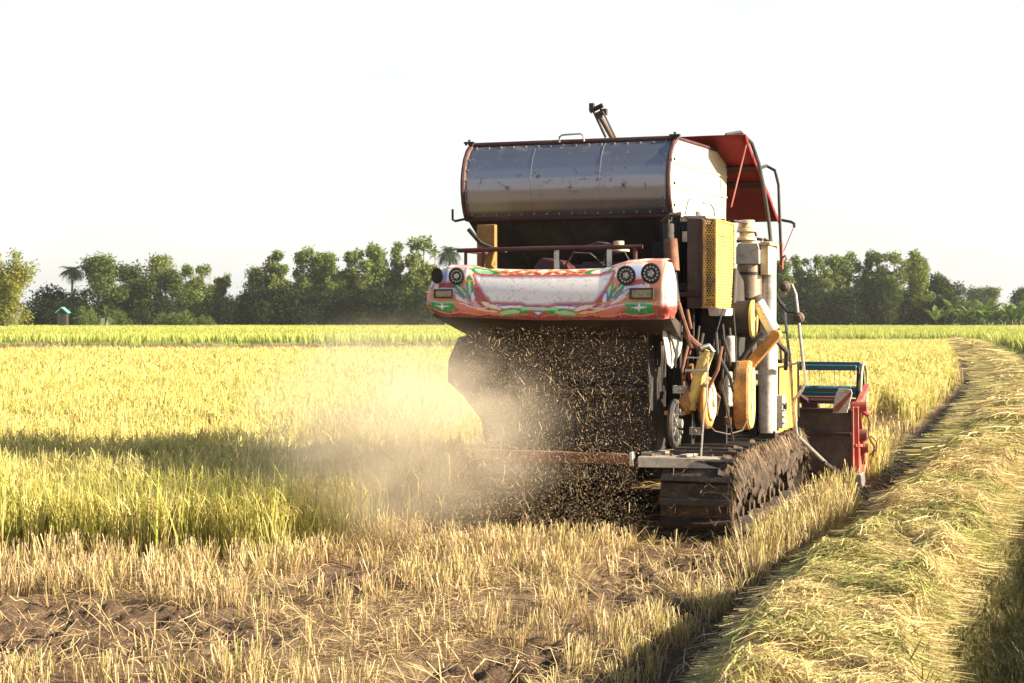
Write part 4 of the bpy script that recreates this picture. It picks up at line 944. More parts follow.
# ---- header: trough, end plates, auger, reel
HD = empty('header', (0,0,0)); HD.parent = H
mb = MB(); mb.prism([(4.0,.76),(4.02,.10),(4.9,.05),(5.0,.07),(4.9,.09),(4.06,.13),(4.03,.76)],'x',-1.52,1.46); mb.build('trough','brown',HD,.004)
mb = MB(); mb.box((-1.52,3.96,.755),(1.47,4.05,.785)); mb.box((-1.52,3.97,.52),(1.46,4.0,.55)); mb.box((-1.52,3.97,.14),(1.46,4.0,.17)); mb.build('flange','darkred',HD,.004,each=True)
def end_plate(x):
    m_ = MB(); m_.prism([(3.98,.80),(4.35,.82),(4.75,.60),(5.25,.25),(5.45,.05),(4.0,.03)],'x',x,x+.022); e = m_.build('end_plate','red',HD,.004)
    m_ = MB(); m_.beam((x+.04,4.02,.80),(x+.04,4.12,.05),.035,.05,(1,0,0)); m_.beam((x+.04,4.25,.78),(x+.04,4.7,.18),.03,.04,(1,0,0)); m_.beam((x+.035,4.0,.42),(x+.035,4.8,.36),.03,.03,(1,0,0)); m_.build('end_ribs','red',e,.004)
    return e
end_plate(1.46); end_plate(-1.545)
mb = MB(); mb.prism([(3.96,.14),(4.25,.14),(4.35,-.0),(4.05,-.01)],'x',1.46,1.56); mb.build('skid_shoe','steel',HD,.01)
mb = MB(); mb.cyl((1.50,4.3,.50),(1.58,4.3,.50),.06,16); mb.cyl((1.50,4.6,.35),(1.56,4.6,.35),.05,16); mb.tube([(1.56,4.3,.75),(1.6,4.35,.62),(1.58,4.35,.5),(1.64,4.4,.38),(1.62,4.45,.28)],.012,6)
mb.tube([(1.56,4.2,.44),(1.62,4.25,.50),(1.67,4.3,.44),(1.67,4.3,.36),(1.60,4.3,.30)],.008,6); mb.build('knife_drive','rust',HD,each=True)
mb = MB(); mb.cyl((-1.5,4.45,.36),(1.45,4.45,.36),.13,24)
rows = []
for k in range(241):
    s_ = k/240; x = -1.45+2.85*s_; a = s_*2*math.pi*7*(1 if x<0 else -1)
    rows.append([(x, 4.45+rr*math.cos(a), .36+rr*math.sin(a)) for rr in (.12,.21)])
mb.grid(rows); mb.build('header_auger','steel',HD)
RL = empty('reel', (0,0,0)); RL.parent = H
RY0, RZ0, RR = 4.90, .935, .30
mb = MB(); mb.cyl((-1.42,RY0,RZ0),(1.47,RY0,RZ0),.035,14); mb.build('reel_shaft','teal',RL)
for k in range(5):
    a = R(72*k+58); y = RY0+RR*math.cos(a); z_ = RZ0+RR*math.sin(a)
    m_ = MB(); m_.beam((-1.42,y,z_),(1.42,y,z_),.05,.055); b_ = m_.build('reel_bar','teal',RL,.004)
    m_ = MB()
    for j in range(18): x = -1.36+j*.16; m_.tube([(x,y,z_-.02),(x+.004,y-.01,z_-.20)],.0035,5)
    m_.build('reel_tine','steel',b_,each=True)
for x in (-1.43,1.44):
    m_ = MB()
    for k in range(5):
        a = R(72*k+58); m_.beam((x,RY0,RZ0),(x,RY0+RR*math.cos(a),RZ0+RR*math.sin(a)),.02,.035,(1,0,0))
        a2 = R(72*(k+1)+58); m_.beam((x,RY0+RR*math.cos(a),RZ0+RR*math.sin(a)),(x,RY0+RR*math.cos(a2),RZ0+RR*math.sin(a2)),.02,.03,(1,0,0))
    m_.build('reel_end','black' if x>0 else 'cream',RL,.003)
m_ = MB(); rim = [(1.475,RY0+.27*math.cos(t),RZ0+.27*math.sin(t)) for t in [2*math.pi*k/28 for k in range(29)]]; m_.tube(rim,.012,8,False); m_.build('cam_ring','cream',RL)
mb = MB(); mb.beam((1.50,4.05,.78),(1.50,4.95,.97),.05,.06,(1,0,0)); mb.beam((-1.5,4.05,.78),(-1.5,4.95,.97),.05,.06,(1,0,0)); mb.cyl((1.44,4.1,.80),(1.60,4.1,.80),.05,14); mb.tube([(1.50,4.1,.80),(1.59,4.25,.72)],.035,10); mb.build('reel_arm','red',HD,.004,each=True)
mb = MB(); mb.tube([(.60,3.9,1.02),(.85,3.95,.98),(1.02,4.0,.86),(1.05,4.0,.80)],.022,8); mb.box((.97,3.97,.78),(1.13,4.05,.84)); mb.tube([(1.05,4.0,.86),(1.46,4.05,.86)],.018,8); mb.build('lift_arm','darkred',HD)
mb = MB(); mb.box((.70,4.02,.84),(1.40,4.06,.90)); mb.build('cross_beam','rust',HD,.004)
mb = MB(); pl_ = [(1.285,.74),(1.425,.745),(1.475,.94),(1.46,.98),(1.34,.985),(1.305,.91)]
mb.prism(pl_,'y',3.93,3.945); mp = mb.build('reflector_plate','white',HD,.003)
mb = MB(); mb.prism([(1.302,.80),(1.290,.75),(1.34,.755),(1.465,.92),(1.472,.94),(1.465,.965)],'y',3.921,3.929); mb.build('red_stripe','red',mp)
mb = MB(); mb.prism([(3.1,.85),(4.0,.70),(4.0,.15),(3.1,.5)],'x',-.75,-.05); mb.build('feeder_house','darkred',H,.008)
mb = MB(); mb.tube([(.2,3.0,.45),(.6,4.0,.5)],.03,10); mb.tube([(-.9,3.0,.45),(-.9,4.0,.5)],.03,10); mb.build('lift_cylinder','black',H,each=True)
# ================================================================== trees beyond the field
def leaf_mesh(clumps, n_total, size, colA, colB, seed, flat=0., shell=.55):
    """leaf-sized quads spread through ellipsoid clumps (cx,cy,cz,rx,ry,rz,weight)"""
    rng = np.random.default_rng(seed); W = np.array([c[6] for c in clumps]); W = W/W.sum(); V=[]; C=[]
    for c, w in zip(clumps, W):
        n = max(6, int(n_total*w)); d = rng.normal(size=(n,3)); d /= np.linalg.norm(d,axis=1)[:,None]
        r = np.where(rng.uniform(0,1,n)<shell, rng.uniform(.75,1.08,n), rng.uniform(0,1,n)**.5)
        # broken outline
        r = r*(.82+.36*rng.uniform(0,1,n))*np.where(rng.uniform(0,1,n)<.16, rng.uniform(1.1,1.55,n), 1)
        p = d*r[:,None]*np.array(c[3:6]) + np.array(c[:3])
        a = rng.normal(size=(n,3)); a /= np.linalg.norm(a,axis=1)[:,None]; b = np.cross(a, rng.normal(size=(n,3))); b /= np.linalg.norm(b,axis=1)[:,None]
        s_ = size*rng.uniform(.5,1.3,n)[:,None]
        V.append(np.stack([p-a*s_, p-b*s_*.45, p+a*s_, p+b*s_*.45],1).reshape(-1,3))
        t = np.clip(rng.uniform(0,1,n)*.7+.3*rng.uniform(),0,1)[:,None]; cc = (np.array(colA)*(1-t)+np.array(colB)*t)*rng.uniform(.75,1.2,n)[:,None]
        C.append(np.repeat(cc,4,0))
    V = np.concatenate(V); C = np.concatenate(C); return V, np.arange(len(V)).reshape(-1,4), C
def tree_proto(name, kind, seed):
    rng = random.Random(seed); root = empty(name, (0,0,0)); tk = MB(); cl = []
    if kind == 'euc':      # slender, several leaders, airy stacked clumps; unit height 10
        for q_ in range(rng.randint(1,2)+1):
            bx, by = rng.uniform(-.5,.5), rng.uniform(-.4,.4); tx, ty = bx+rng.uniform(-1.0,1.0), by+rng.uniform(-.6,.6); hz = rng.uniform(8.2,9.4)
            tk.tube([(bx*.5,by*.5,-.2),(lerp(bx,tx,.4),lerp(by,ty,.4),hz*.45),(tx,ty,hz)],[.15,.10,.03],6)
            for k in range(rng.randint(8,10)):
                z_ = rng.uniform(2.8,9.3); f = z_/hz; s_ = rng.uniform(.55,1.0)*(1.25-.45*f); ox, oy = rng.uniform(-1.2,1.2)*(1.15-.6*f), rng.uniform(-1,1)
                cx, cy = lerp(bx,tx,f)+ox, lerp(by,ty,f)+oy; cl.append((cx,cy,z_,s_*.85,s_*.85,s_*1.1,s_*s_)); tk.tube([(lerp(bx,tx,f*.8),lerp(by,ty,f*.8),z_*.82),(cx,cy,z_)],[.045,.015],4)
        v_,q_,c_ = leaf_mesh(cl, 8000, .19, (.065,.10,.02),(.21,.26,.06), seed, shell=.4); bark='palebark'
    elif kind == 'broad':  # dense round tree
        tk.tube([(0,0,-.2),(.1,0,2.2),(.2,0,5)],[.28,.2,.1],7)
        for k in range(15):
            a = rng.uniform(0,6.28); rr = rng.uniform(.6,2.7); z_ = rng.uniform(2.2,8.4); rr *= 1-abs(z_-4.8)/6.5; s_ = rng.uniform(.9,1.6); cx,cy = rr*math.cos(a),rr*math.sin(a)
            cl.append((cx,cy,z_,s_,s_,s_*.9,s_*s_)); tk.tube([(.1,0,z_*.5),(cx,cy,z_)],[.09,.03],4)
        v_,q_,c_ = leaf_mesh(cl, 6500, .21, (.028,.046,.010),(.085,.115,.025), seed); bark='bark'
    elif kind == 'light':  # lighter green, looser
        tk.tube([(0,0,-.2),(.1,0,3),(.0,.2,7)],[.2,.14,.05],7)
        for k in range(17):
            a = rng.uniform(0,6.28); z_ = rng.uniform(1.8,9.2); rr = rng.uniform(.2,2.0)*(1-abs(z_-5)/7); s_ = rng.uniform(.6,1.15); cx,cy = rr*math.cos(a),rr*math.sin(a)
            cl.append((cx,cy,z_,s_,s_,s_*1.0,s_*s_)); tk.tube([(.05,0,z_*.6),(cx,cy,z_)],[.06,.02],4)
        v_,q_,c_ = leaf_mesh(cl, 5200, .20, (.08,.12,.02),(.22,.26,.06), seed, shell=.4); bark='palebark'
    elif kind == 'shrub':
        for k in range(14):
            a = rng.uniform(0,6.28); rr = rng.uniform(0,3.2); z_ = rng.uniform(.6,5.8)*(1-rr/6); s_ = rng.uniform(1.0,1.7); cl.append((rr*math.cos(a),rr*math.sin(a)*.7,z_,s_,s_,s_,s_*s_))
        for k in range(5): a = rng.uniform(0,6.28); tk.tube([(rng.uniform(-.6,.6),0,-.2),(1.6*math.cos(a),1.2*math.sin(a),3.4)],[.09,.03],5)
        v_,q_,c_ = leaf_mesh(cl, 6500, .21, (.008,.015,.005),(.026,.040,.011), seed, shell=.6); bark='bark'
    elif kind == 'lowbush':
        for k in range(11):
            a = rng.uniform(0,6.28); rr = rng.uniform(0,3.4); z_ = rng.uniform(.5,3.6)*(1-rr/6); s_ = rng.uniform(.8,1.4); cl.append((rr*math.cos(a),rr*math.sin(a)*.7,z_,s_,s_,s_,s_*s_))
        for k in range(4): a = rng.uniform(0,6.28); tk.tube([(rng.uniform(-.6,.6),0,-.2),(1.4*math.cos(a),1.0*math.sin(a),2.2)],[.07,.03],5)
        v_,q_,c_ = leaf_mesh(cl, 3000, .19, (.05,.08,.018),(.12,.16,.035), seed); bark='bark'
    elif kind == 'bamboo':
        for k in range(26):
            a = rng.uniform(0,6.28); r0 = rng.uniform(0,1.2); lean = rng.uniform(.3,3.6); hz = rng.uniform(6,9.6)*(1-.05*lean); pts=[]
            for j in range(7): t=j/6; pts.append(((r0+lean*t*t)*math.cos(a),(r0+lean*t*t)*math.sin(a)*.8,hz*(t-.12*t*t*t*lean/3)))
            tk.tube(pts,[.06,.055,.05,.04,.03,.02,.012],5)
            for j in range(2,7): p=pts[j]; s_=rng.uniform(.55,1.0); cl.append((p[0],p[1],p[2],s_,s_,s_*1.1,s_))
        for k in range(14): a=rng.uniform(0,6.28); rr=rng.uniform(1,3.2); cl.append((rr*math.cos(a),rr*math.sin(a)*.8,rng.uniform(.6,3.6),.9,.9,.9,.8))
        v_,q_,c_ = leaf_mesh(cl, 20000, .15, (.10,.12,.015),(.30,.28,.05), seed, shell=.3); bark='palebark'
    root['_h'] = 10.0
    t_ = tk.build('trunk', bark, root); cr = raw_mesh('crown', v_, q_, c_, LEAF, smooth=False, parent=root)
    return root
def palm_proto(name, seed, hz=8.5, banana=False):
    rng = random.Random(seed); root = empty(name,(0,0,0)); tk = MB()
    if not banana: tk.tube([(0,0,-.2),(.15,0,hz*.5),(.1,0,hz)],[.26,.18,.16],8)
    else:
        tk.tube([(0,0,-.1),(.05,0,.9)],[.16,.12],8); hz = .8
    tk.build('trunk','bark',root); fr = MB(); n = 26 if not banana else 9; V=[];Q=[];Cc=[]
    for k in range(n):
        a = 2*math.pi*k/n*1.0+rng.uniform(-.2,.2); el = rng.uniform(-.4,1.1) if not banana else rng.uniform(.8,1.5); ln = rng.uniform(1.8,2.4) if not banana else rng.uniform(1.7,3.1)
        pts=[]; p=Vector((0,0,hz)); e=el
        segs = 7
        for j in range(segs+1):
            pts.append(p.copy()); p = p + Vector((math.cos(a)*math.cos(e),math.sin(a)*math.cos(e),math.sin(e)))*ln/segs; e -= (.20 if not banana else .16)
        sd = Vector((-math.sin(a),math.cos(a),0))
        if banana:
            for j in range(segs):
                w0 = .38*math.sin(math.pi*(j/segs)*.95+.15); w1 = .38*math.sin(math.pi*((j+1)/segs)*.95+.1) if j<segs-1 else .03
                for sg in (-1,1):
                    b0=len(V); V += [pts[j],pts[j]+sd*sg*w0+Vector((0,0,.1*w0)),pts[j+1]+sd*sg*w1+Vector((0,0,.1*w1)),pts[j+1]]; Q.append((b0,b0+1,b0+2,b0+3)); c=[.06,.10,.02] if rng.random()<.7 else [.16,.20,.05]; Cc += [c]*4
        else:
            for j in range(1,segs+1):
                for sg in (-1,1):
                    for m_ in range(2):
                        b0=len(V); q0=pts[j].lerp(pts[j-1],.5*m_); l_=.75*math.sin(math.pi*j/(segs+1))+.25; tip=q0+sd*sg*l_+Vector((0,0,-.25*l_))+ (pts[j]-pts[j-1]).normalized()*.3; wd=(pts[j]-pts[j-1]).normalized()*.06
                        V += [q0-wd,q0+wd,tip+wd*.3,tip-wd*.3]; Q.append((b0,b0+1,b0+2,b0+3)); Cc += [[.03,.05,.015]]*4
    raw_mesh('crown' if not banana else 'leaves', np.array([tuple(v) for v in V]), np.array(Q), np.array(Cc), LEAF, smooth=False, parent=root)
    root['_h'] = hz+1.2 if not banana else 3.6
    return root
KIND = {'euc':[tree_proto('eucalyptus_tree','euc',s) for s in (11,12,13,14)],
        'broad':[tree_proto('broadleaf_tree','broad',s) for s in (21,22,23)],
        'light':[tree_proto('pale_tree','light',s) for s in (31,32)],
        'shrub':[tree_proto('dark_bush','shrub',s) for s in (41,42,43)],
        'lowbush':[tree_proto('low_bush','lowbush',s) for s in (51,52)],
        'bamboo':[tree_proto('bamboo_clump','bamboo',61)],
        'palm':[palm_proto('palm_tree',71)], 'banana':[palm_proto('banana_plant',s,banana=True) for s in (81,82)]}
HGT = {'euc':10.3,'broad':9.2,'light':9.9,'shrub':5.9,'lowbush':4.0,'bamboo':9.6,'palm':9.3,'banana':3.3}
WID = {'euc':1.5,'broad':1.25,'light':1.2,'shrub':1.25,'lowbush':1.15,'bamboo':1.15}; USED = set(); cnt = {k:0 for k in KIND}
GROUP = {'euc':'slender trees in the far rows','broad':'round dark trees in the far rows','light':'pale loose trees in the far rows','shrub':'dark bushes under the far trees','lowbush':'low green bushes at the field edge','banana':'banana plants at the field edge','palm':'palms beyond the field','bamboo':None}
CAT = {'euc':'tree','broad':'tree','light':'tree','shrub':'bush','lowbush':'bush','banana':'banana plant','palm':'palm tree','bamboo':'bamboo'}
def place(kind, px, top, D, label, wide=1., rz=None):
    """a tree standing at distance D; px and top (where its tip shows above the horizon) give side offset and height"""
    arr = KIND[kind]; src = arr[cnt[kind] % len(arr)]; cnt[kind] += 1
    if src.name in USED:
        o_ = src.copy(); COL.objects.link(o_)
        for ch in list(src.children): c_ = ch.copy(); COL.objects.link(c_); c_.parent = o_
    else: o_ = src; USED.add(src.name)
    X = (px-512)/1600*D; hgt = 1.7 + (316-top)/1600*D; s_ = hgt/HGT[kind]
    o_.location = (X, D, 0); o_.scale = (s_*wide*WID.get(kind,1), s_*wide*WID.get(kind,1), s_); o_.rotation_euler = (0,0, random.uniform(0,6.28) if rz is None else rz)
    tag(o_, label, CAT[kind], GROUP[kind])
    if '_h' in o_: del o_['_h']
    return o_
PL = [
 # left group
 ('bamboo',2,246,196,'yellow-green bamboo clump at the far left edge of the field',1.05),
 ('shrub',46,281,226,'dark bush right behind the bamboo clump, under the palm',1.0),
 ('palm',73,266,236,'feathery palm crown above the dark bushes near the bamboo',1.0),
 ('broad',98,259,224,'tallest broad dark tree in the left group, right of the palm',.95),
 ('light',106,256,236,'pale-topped tree peeping out behind the broad dark tree',.9),
 ('broad',131,265,230,'rounded mid-green tree right of the broad dark tree on the left',.9),
 ('broad',147,269,226,'lower round tree left of the tall pale tree on the left',.8),
 ('light',161,255,232,'tall pale tree with an arching top in the left group',.85),
 ('broad',172,272,226,'dark tree just right of the arching pale tree',.8),
 ('euc',191,260,228,'tall thin pale tree, third from the right end of the left group',.9),
 ('euc',207,263,230,'thin pale tree, second from the right end of the left group',.85),
 ('euc',219,272,232,'small thin pale tree ending the left group on the right',.75),
 ('shrub',70,290,221,'black-green bush below the palm',.9),
 ('lowbush',85,305,216,'small bright green bush at the foot of the broad dark tree',.7),
 ('lowbush',118,310,216,'low yellowish bush between the bright bush and the dark hollow',.8),
 ('shrub',138,305,218,'low dark bush at the middle of the left group foot',.8),
 ('lowbush',180,309,216,'rounded pale bush at the foot of the tall pale trees',1.0),
 ('lowbush',160,312,216,'small low bush left of the rounded pale bush',.8),
 ('lowbush',206,314,218,'tiny low bush below the right end of the left group',.8),
 ('shrub',166,296,221,'dark bush under the arching pale tree in the left group',.8),
 ('shrub',193,298,222,'dark bush under the third thin pale tree from the right end of the left group',.8),
 ('shrub',212,302,222,'last dark bush at the right end of the left group',.7),
 # middle group
 ('shrub',231,292,222,'low dark bush at the left end of the middle tree row',.8),
 ('shrub',247,280,224,'dark bush second from the left end of the middle row',.8),
 ('broad',258,268,229,'dark tree left of the first tall pale crown in the middle row',.75),
 ('euc',270,247,230,'broad tall tree, first high crown of the middle row from left',1.0),
 ('euc',284,258,228,'shoulder tree right of the first high crown of the middle row',.8),
 ('euc',302,249,230,'second high crown of the middle row, dark on its left side',.8),
 ('euc',318,245,232,'third high crown of the middle row, pale and rounded',.85),
 ('euc',334,251,229,'fourth high crown of the middle row, narrow',.75),
 ('euc',349,244,231,'fifth high crown of the middle row, pale and pointed',.8),
 ('euc',362,257,228,'lower sixth crown dipping in the middle row',.75),
 ('euc',383,240,231,'seventh high crown of the middle row, right of the dip',.85),
 ('euc',399,238,233,'eighth high crown of the middle row, thin and tall',.7),
 ('euc',410,248,229,'ninth crown, dark and low beside the tallest tree',.7),
 ('euc',425,234,230,'tallest tree of the middle row, pale, beside the painted panel',.9),
 ('palm',449,247,236,'small palm-like crown between the tallest tree and the grain tank',.75),
 ('shrub',266,283,223,'dark bush under the first high crown of the middle row',.9),
 ('shrub',290,279,223,'dark bush under the gap after the first high crown',.9),
 ('shrub',311,285,222,'dark bush under the second and third high crowns',.85),
 ('shrub',331,282,224,'dark bush under the fourth high crown',.8),
 ('shrub',352,291,222,'lower dark bush under the fifth high crown, sky showing above it',.8),
 ('shrub',373,279,223,'dark bush under the dip in the middle row',.9),
 ('shrub',396,283,223,'dark bush under the seventh and eighth high crowns',.8),
 ('shrub',418,287,222,'dark bush left under the tallest tree of the middle row',.8),
 ('shrub',438,292,224,'dark bush right under the tallest tree, touching the painted panel',.8),
 # right group
 ('euc',784,254,226,'tall dark tree just right of the harvester, behind its handrail',.85),
 ('euc',801,252,229,'second tall tree right of the harvester handrail',.8),
 ('euc',816,251,227,'third tall tree of the right row',.8),
 ('euc',833,253,229,'fourth tall tree of the right row',.75),
 ('euc',847,249,228,'fifth tall tree of the right row, bright top',.85),
 ('euc',864,255,230,'sixth tree of the right row, slightly lower',.75),
 ('euc',879,245,229,'tallest pointed tree of the right row, in its middle',.85),
 ('euc',893,250,227,'tree just right of the tallest of the right row',.8),
 ('euc',909,248,231,'bright-topped tree behind the yellowish one in the right row',.8),
 ('euc',921,256,229,'last tall pointed tree of the right row',.75),
 ('light',920,264,221,'yellowish tree with a bare pale trunk in front of the right row',.75),
 ('broad',946,269,224,'round tree at the right end of the right row',.85),
 ('shrub',789,288,221,'dark bush beside the handrail under the right row',.9),
 ('shrub',811,283,221,'dark bush second from the harvester under the right row',.9),
 ('shrub',835,285,222,'dark bush third from the harvester under the right row',.9),
 ('shrub',858,282,221,'dark bush under the middle of the right row',.9),
 ('broad',890,280,219,'rounded green bushy tree low in front of the right row',.7),
 ('shrub',905,290,221,'dark bush between the low round tree and the yellowish tree',.8),
 ('shrub',936,289,220,'dark bush under the round tree at the right end',.8),
 ('light',991,287,300,'hazy far green tree right of the round tree',1.2),
 ('broad',976,288,310,'hazy far bluish tree next to the hazy green one',1.2),
 ('broad',1021,284,240,'dark round tree at the right edge of the picture',.9),
 ('lowbush',966,299,235,'brownish-green bush behind the banana plants',.9),
 ('lowbush',1004,300,236,'green bush behind the banana plants near the right edge',1.0),
]
for kind, px, top, D, lab, wd in PL: place(kind, px, top, D, lab, wd)
BW = ['first','second','third','fourth','fifth','sixth','seventh','eighth','ninth','tenth','eleventh']
for i, px in enumerate((936,945,953,962,971,979,988,996,1004,1012,1020)):
    place('banana', px, 304-7*math.sin(i*2.3)**2, 212+3*(i%3), 'broad-leaved banana plant at the field edge, %s from the left' % BW[i], (1.1,.85,1.2,.95)[i%4])
# small farm hut with a teal roof among the bushes
X = (63-512)/1600*213; hut = empty('farm_hut', (X, 213, 0)); hut.scale = (.55,.6,.95); tag(hut, 'small shed with a teal tin roof among the dark bushes at left', 'shed')
mb = MB(); mb.box((-1.1,-1,0),(1.1,1,2.2)); mb.build('wall','housing',hut,.02)
mb = MB(); mb.prism([(-1.5,2.2),(0,2.95),(1.5,2.2),(1.5,2.28),(0,3.05),(-1.5,2.28)],'y',-1.3,1.3); mb.build('roof','tin',hut)
mb = MB(); mb.box((-.4,-1.02,0),(.4,-1.0,1.9)); mb.build('door','dark',hut)

# ------------------------------------------------------------------ chaff and dust thrown out behind
def chaff(n, seed):
    rng = np.random.default_rng(seed)
    t = rng.uniform(0,1,n)**.8
    # plume: from the outlet, back, down and to the left
    v = -.25 - 1.15*t + rng.normal(0,.46+.35*t,n); u = -.25 - 1.35*t + rng.normal(0,.25+.1*t,n); z_ = 1.50 - 1.15*t**1.1 + rng.normal(0,.22+.18*t,n)
    k = (z_>.03)&(z_<1.62)&(v>-3.0)&(v<.55)&(u<-.12); return v[k],u[k],z_[k]
parts = []
def bits(v, u, z_, l0, l1, w0, w1, colA, colB):
    n = len(v); X = OX + v*RX + u*FX; Y = OY + v*RY + u*FY; B = np.stack([X,Y,z_],-1)
    c = tint(n,colA,colB,.2); parts.append(blades(B, RNG.uniform(l0,l1,n)**1.0, RNG.uniform(w0,w1,n), RNG.uniform(0,6.28,n), np.arccos(RNG.uniform(-1,1,n)), RNG.uniform(-.6,.6,n), c, c, 1, .6))
v_,u_,z_ = chaff(34000, 5); bits(v_,u_,z_,.003,.011,.0018,.004,(.64,.50,.32),(.40,.28,.17))
v_,u_,z_ = chaff(2200, 6); bits(v_,u_,z_,.02,.06,.002,.0045,(.66,.50,.28),(.5,.35,.17))
rng = np.random.default_rng(9); n=12000; v_=rng.uniform(-1.5,.5,n); u_=-.15-rng.uniform(0,1,n)**1.5*1.2; z_=.05+1.55*rng.uniform(0,1,n); bits(v_,u_,z_,.003,.011,.002,.0045,(.60,.44,.26),(.4,.27,.15))
n=26000; v_=rng.uniform(-2.3,.55,n); u_=-.2-rng.uniform(0,1,n)*1.5; z_=.04+.75*rng.uniform(0,1,n)**1.3; bits(v_,u_,z_,.003,.013,.0015,.004,(.60,.48,.30),(.30,.20,.12))
n=900; v_=rng.uniform(-2.2,.4,n); u_=-.2-rng.uniform(0,1,n)*1.4; z_=.06+1.2*rng.uniform(0,1,n)**1.3; bits(v_,u_,z_,.03,.10,.002,.005,(.66,.54,.34),(.4,.3,.18))
n=260; v_=rng.normal(-1.6,.45,n); u_=rng.normal(-1.1,.35,n); z_=np.abs(rng.normal(.45,.25,n))+.1; 
X = OX+v_*RX+u_*FX; Y = OY+v_*RY+u_*FY; c = tint(n,(.62,.50,.24),(.5,.42,.15)); parts.append(blades(np.stack([X,Y,z_],-1), RNG.uniform(.08,.28,n), RNG.uniform(.004,.008,n), RNG.uniform(0,6.28,n), RNG.uniform(.2,2.9,n), RNG.uniform(.3,1.6,n), c, c, 4, .4))
o = raw_mesh('flying_chaff', *join(parts), STRAW, smooth=False); tag(o, 'chaff and straw bits flying out behind the harvester', 'chaff', kind='stuff')

def dust_volume(name, loc, rad, dens, label, thr=.40, soft=.25, scale=2.2, col=(1.0,.89,.72), seed=0.):
    import bmesh
    me = bpy.data.meshes.new(name); bm = bmesh.new(); bmesh.ops.create_icosphere(bm, subdivisions=4, radius=1.0); bm.to_mesh(me); bm.free()
    o_ = bpy.data.objects.new(name, me); COL.objects.link(o_); o_.location = loc; o_.scale = rad; o_.rotation_euler = (0,0,-TH)
    m, nt, out = new_mat(name); N = nt.nodes; L = nt.links
    pv = N.new('ShaderNodeVolumePrincipled'); pv.inputs['Color'].default_value = (*col,1); pv.inputs['Anisotropy'].default_value = .25
    tc = N.new('ShaderNodeTexCoord'); ln = N.new('ShaderNodeVectorMath'); ln.operation='LENGTH'; L.new(tc.outputs['Object'], ln.inputs[0])
    fall = N.new('ShaderNodeMapRange'); fall.interpolation_type='SMOOTHSTEP'; fall.inputs['From Min'].default_value=1.0; fall.inputs['From Max'].default_value=.05; L.new(ln.outputs['Value'], fall.inputs['Value'])
    nz = N.new('ShaderNodeTexNoise'); nz.inputs['Scale'].default_value=scale; nz.inputs['Detail'].default_value=6; nz.inputs['Roughness'].default_value=.68; nz.inputs['Distortion'].default_value=.6
    of = N.new('ShaderNodeVectorMath'); of.inputs[1].default_value=(seed,seed,seed); L.new(tc.outputs['Object'], of.inputs[0]); L.new(of.outputs[0], nz.inputs['Vector'])
    mr = N.new('ShaderNodeMapRange'); mr.inputs['From Min'].default_value=thr; mr.inputs['From Max'].default_value=thr+soft; L.new(nz.outputs['Fac'], mr.inputs['Value']); mr.inputs['To Min'].default_value=.15
    a_ = N.new('ShaderNodeMath'); a_.operation='MULTIPLY'; L.new(fall.outputs[0], a_.inputs[0]); L.new(mr.outputs[0], a_.inputs[1])
    b_ = N.new('ShaderNodeMath'); b_.operation='MULTIPLY'; b_.inputs[1].default_value=dens; L.new(a_.outputs[0], b_.inputs[0]); L.new(b_.outputs[0], pv.inputs['Density']); L.new(pv.outputs[0], out.inputs['Volume'])
    me.materials.append(m); tag(o_, label, 'dust', kind='stuff'); return o_
dust_volume('dust_cloud', (-.85, 11.6, .86), (1.5,.8,.95), 3.6, 'pale sunlit dust cloud hanging left behind the harvester', .44, .20, 2.6)

# ------------------------------------------------------------------ haze, sun, sky
me = bpy.data.meshes.new('haze'); mb = MB(); mb.box((-170,-8,-1.3),(170,345,19)); hz = mb.build('haze', 'dark', None, smooth=False)
m, nt, out = new_mat('haze_air'); pv = nt.nodes.new('ShaderNodeVolumePrincipled'); pv.inputs['Color'].default_value=(.93,.96,1,1); pv.inputs['Density'].default_value=HAZE; pv.inputs['Anisotropy'].default_value=.3
nt.links.new(pv.outputs[0], out.inputs['Volume']); hz.data.materials.clear(); hz.data.materials.append(m); tag(hz, 'thin pale haze over the whole field', 'haze', kind='stuff')

SUN_EL, SUN_AZ = R(25), R(-14)      # azimuth measured from +X towards +Y
sd = Vector((math.cos(SUN_EL)*math.cos(SUN_AZ), math.cos(SUN_EL)*math.sin(SUN_AZ), math.sin(SUN_EL)))
l = bpy.data.lights.new('sun','SUN'); l.energy = SUN_E; l.angle = R(.5); l.color = (1,.87,.66)
lo = bpy.data.objects.new('sun', l); COL.objects.link(lo); lo.rotation_euler = sd.to_track_quat('Z','Y').to_euler()
w = bpy.data.worlds.new('World'); scene.world = w; w.use_nodes = True; nt = w.node_tree; nt.nodes.clear(); N = nt.nodes; L = nt.links
out = N.new('ShaderNodeOutputWorld'); bg = N.new('ShaderNodeBackground'); bg.inputs['Strength'].default_value = SKY_S
sky = N.new('ShaderNodeTexSky'); sky.sky_type='NISHITA'; sky.sun_disc=False; sky.sun_elevation=SUN_EL; sky.sun_rotation = math.pi/2 - SUN_AZ; sky.air_density=1.0; sky.dust_density=1.5; sky.ozone_density=1.0
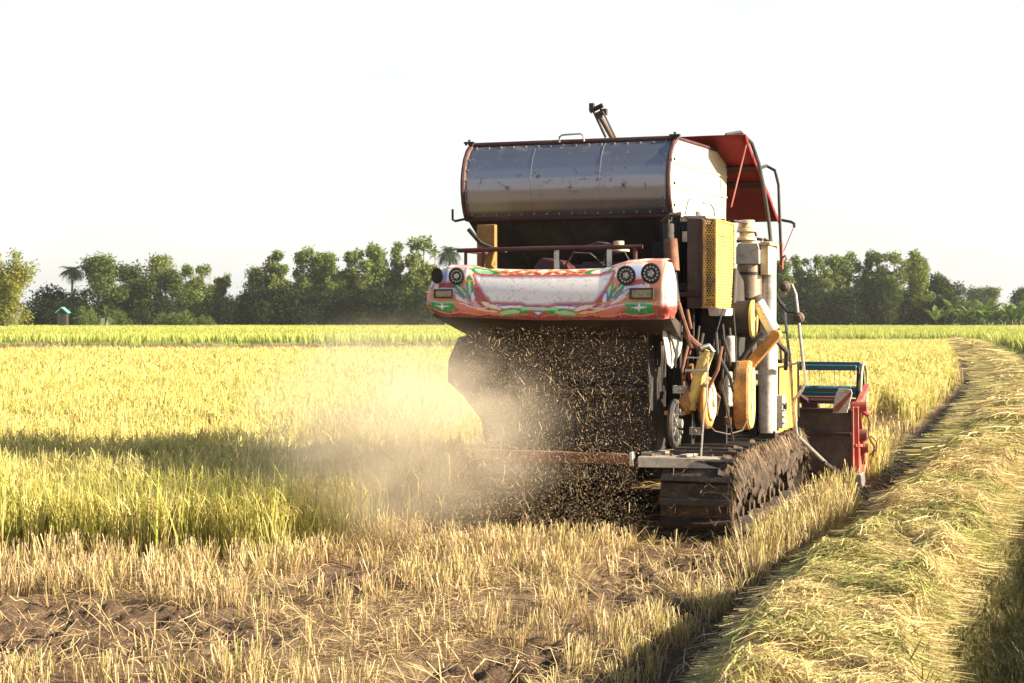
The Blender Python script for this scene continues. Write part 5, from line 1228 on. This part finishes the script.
# thin high cloud veil mixed into the sky
tc = N.new('ShaderNodeTexCoord'); mp = N.new('ShaderNodeMapping'); mp.inputs['Scale'].default_value=(1,1,3.5); nz = N.new('ShaderNodeTexNoise'); nz.inputs['Scale'].default_value=2.2; nz.inputs['Detail'].default_value=7; nz.inputs['Roughness'].default_value=.55
L.new(tc.outputs['Generated'], mp.inputs['Vector']); L.new(mp.outputs[0], nz.inputs['Vector'])
cr = N.new('ShaderNodeMapRange'); cr.inputs['From Min'].default_value=.35; cr.inputs['From Max'].default_value=.70; cr.inputs['To Min'].default_value=.55; cr.inputs['To Max'].default_value=.95; L.new(nz.outputs['Fac'], cr.inputs['Value'])
mx = N.new('ShaderNodeMix'); mx.data_type='RGBA'; mx.inputs['B'].default_value=(*CLOUD,1); sp = N.new('ShaderNodeSeparateXYZ'); L.new(tc.outputs['Generated'], sp.inputs[0])
hr = N.new('ShaderNodeMapRange'); hr.interpolation_type='SMOOTHSTEP'; hr.inputs['From Min'].default_value=.22; hr.inputs['From Max'].default_value=.42; hr.inputs['To Min'].default_value=1; hr.inputs['To Max'].default_value=.05; L.new(sp.outputs['Z'], hr.inputs['Value'])
hm = N.new('ShaderNodeMath'); hm.operation='MULTIPLY'; L.new(cr.outputs[0], hm.inputs[0]); L.new(hr.outputs[0], hm.inputs[1]); L.new(hm.outputs[0], mx.inputs['Factor']); L.new(sky.outputs[0], mx.inputs['A']); L.new(mx.outputs['Result'], bg.inputs['Color']); L.new(bg.outputs[0], out.inputs['Surface'])

# ------------------------------------------------------------------ camera
cam = bpy.data.cameras.new('camera'); co = bpy.data.objects.new('camera', cam); COL.objects.link(co)
cam.lens = 56.25; cam.sensor_width = 36; cam.clip_end = 4000; cam.clip_start=.1
co.location = (0,0,1.7); co.rotation_euler = (R(90) - math.atan((341.5-316)/1600), 0, 0)
cam.dof.use_dof = True; cam.dof.focus_distance = 12.2; cam.dof.aperture_fstop = 11
scene.camera = co
scene.view_settings.view_transform='Standard'; scene.view_settings.look='None'; scene.view_settings.gamma=1; scene.view_settings.exposure=EXPO
scene.render.engine='CYCLES'; scene.cycles.max_bounces=8; scene.cycles.volume_bounces=1; scene.cycles.transparent_max_bounces=8
scene.cycles.volume_step_rate=1.5; scene.cycles.volume_max_steps=256
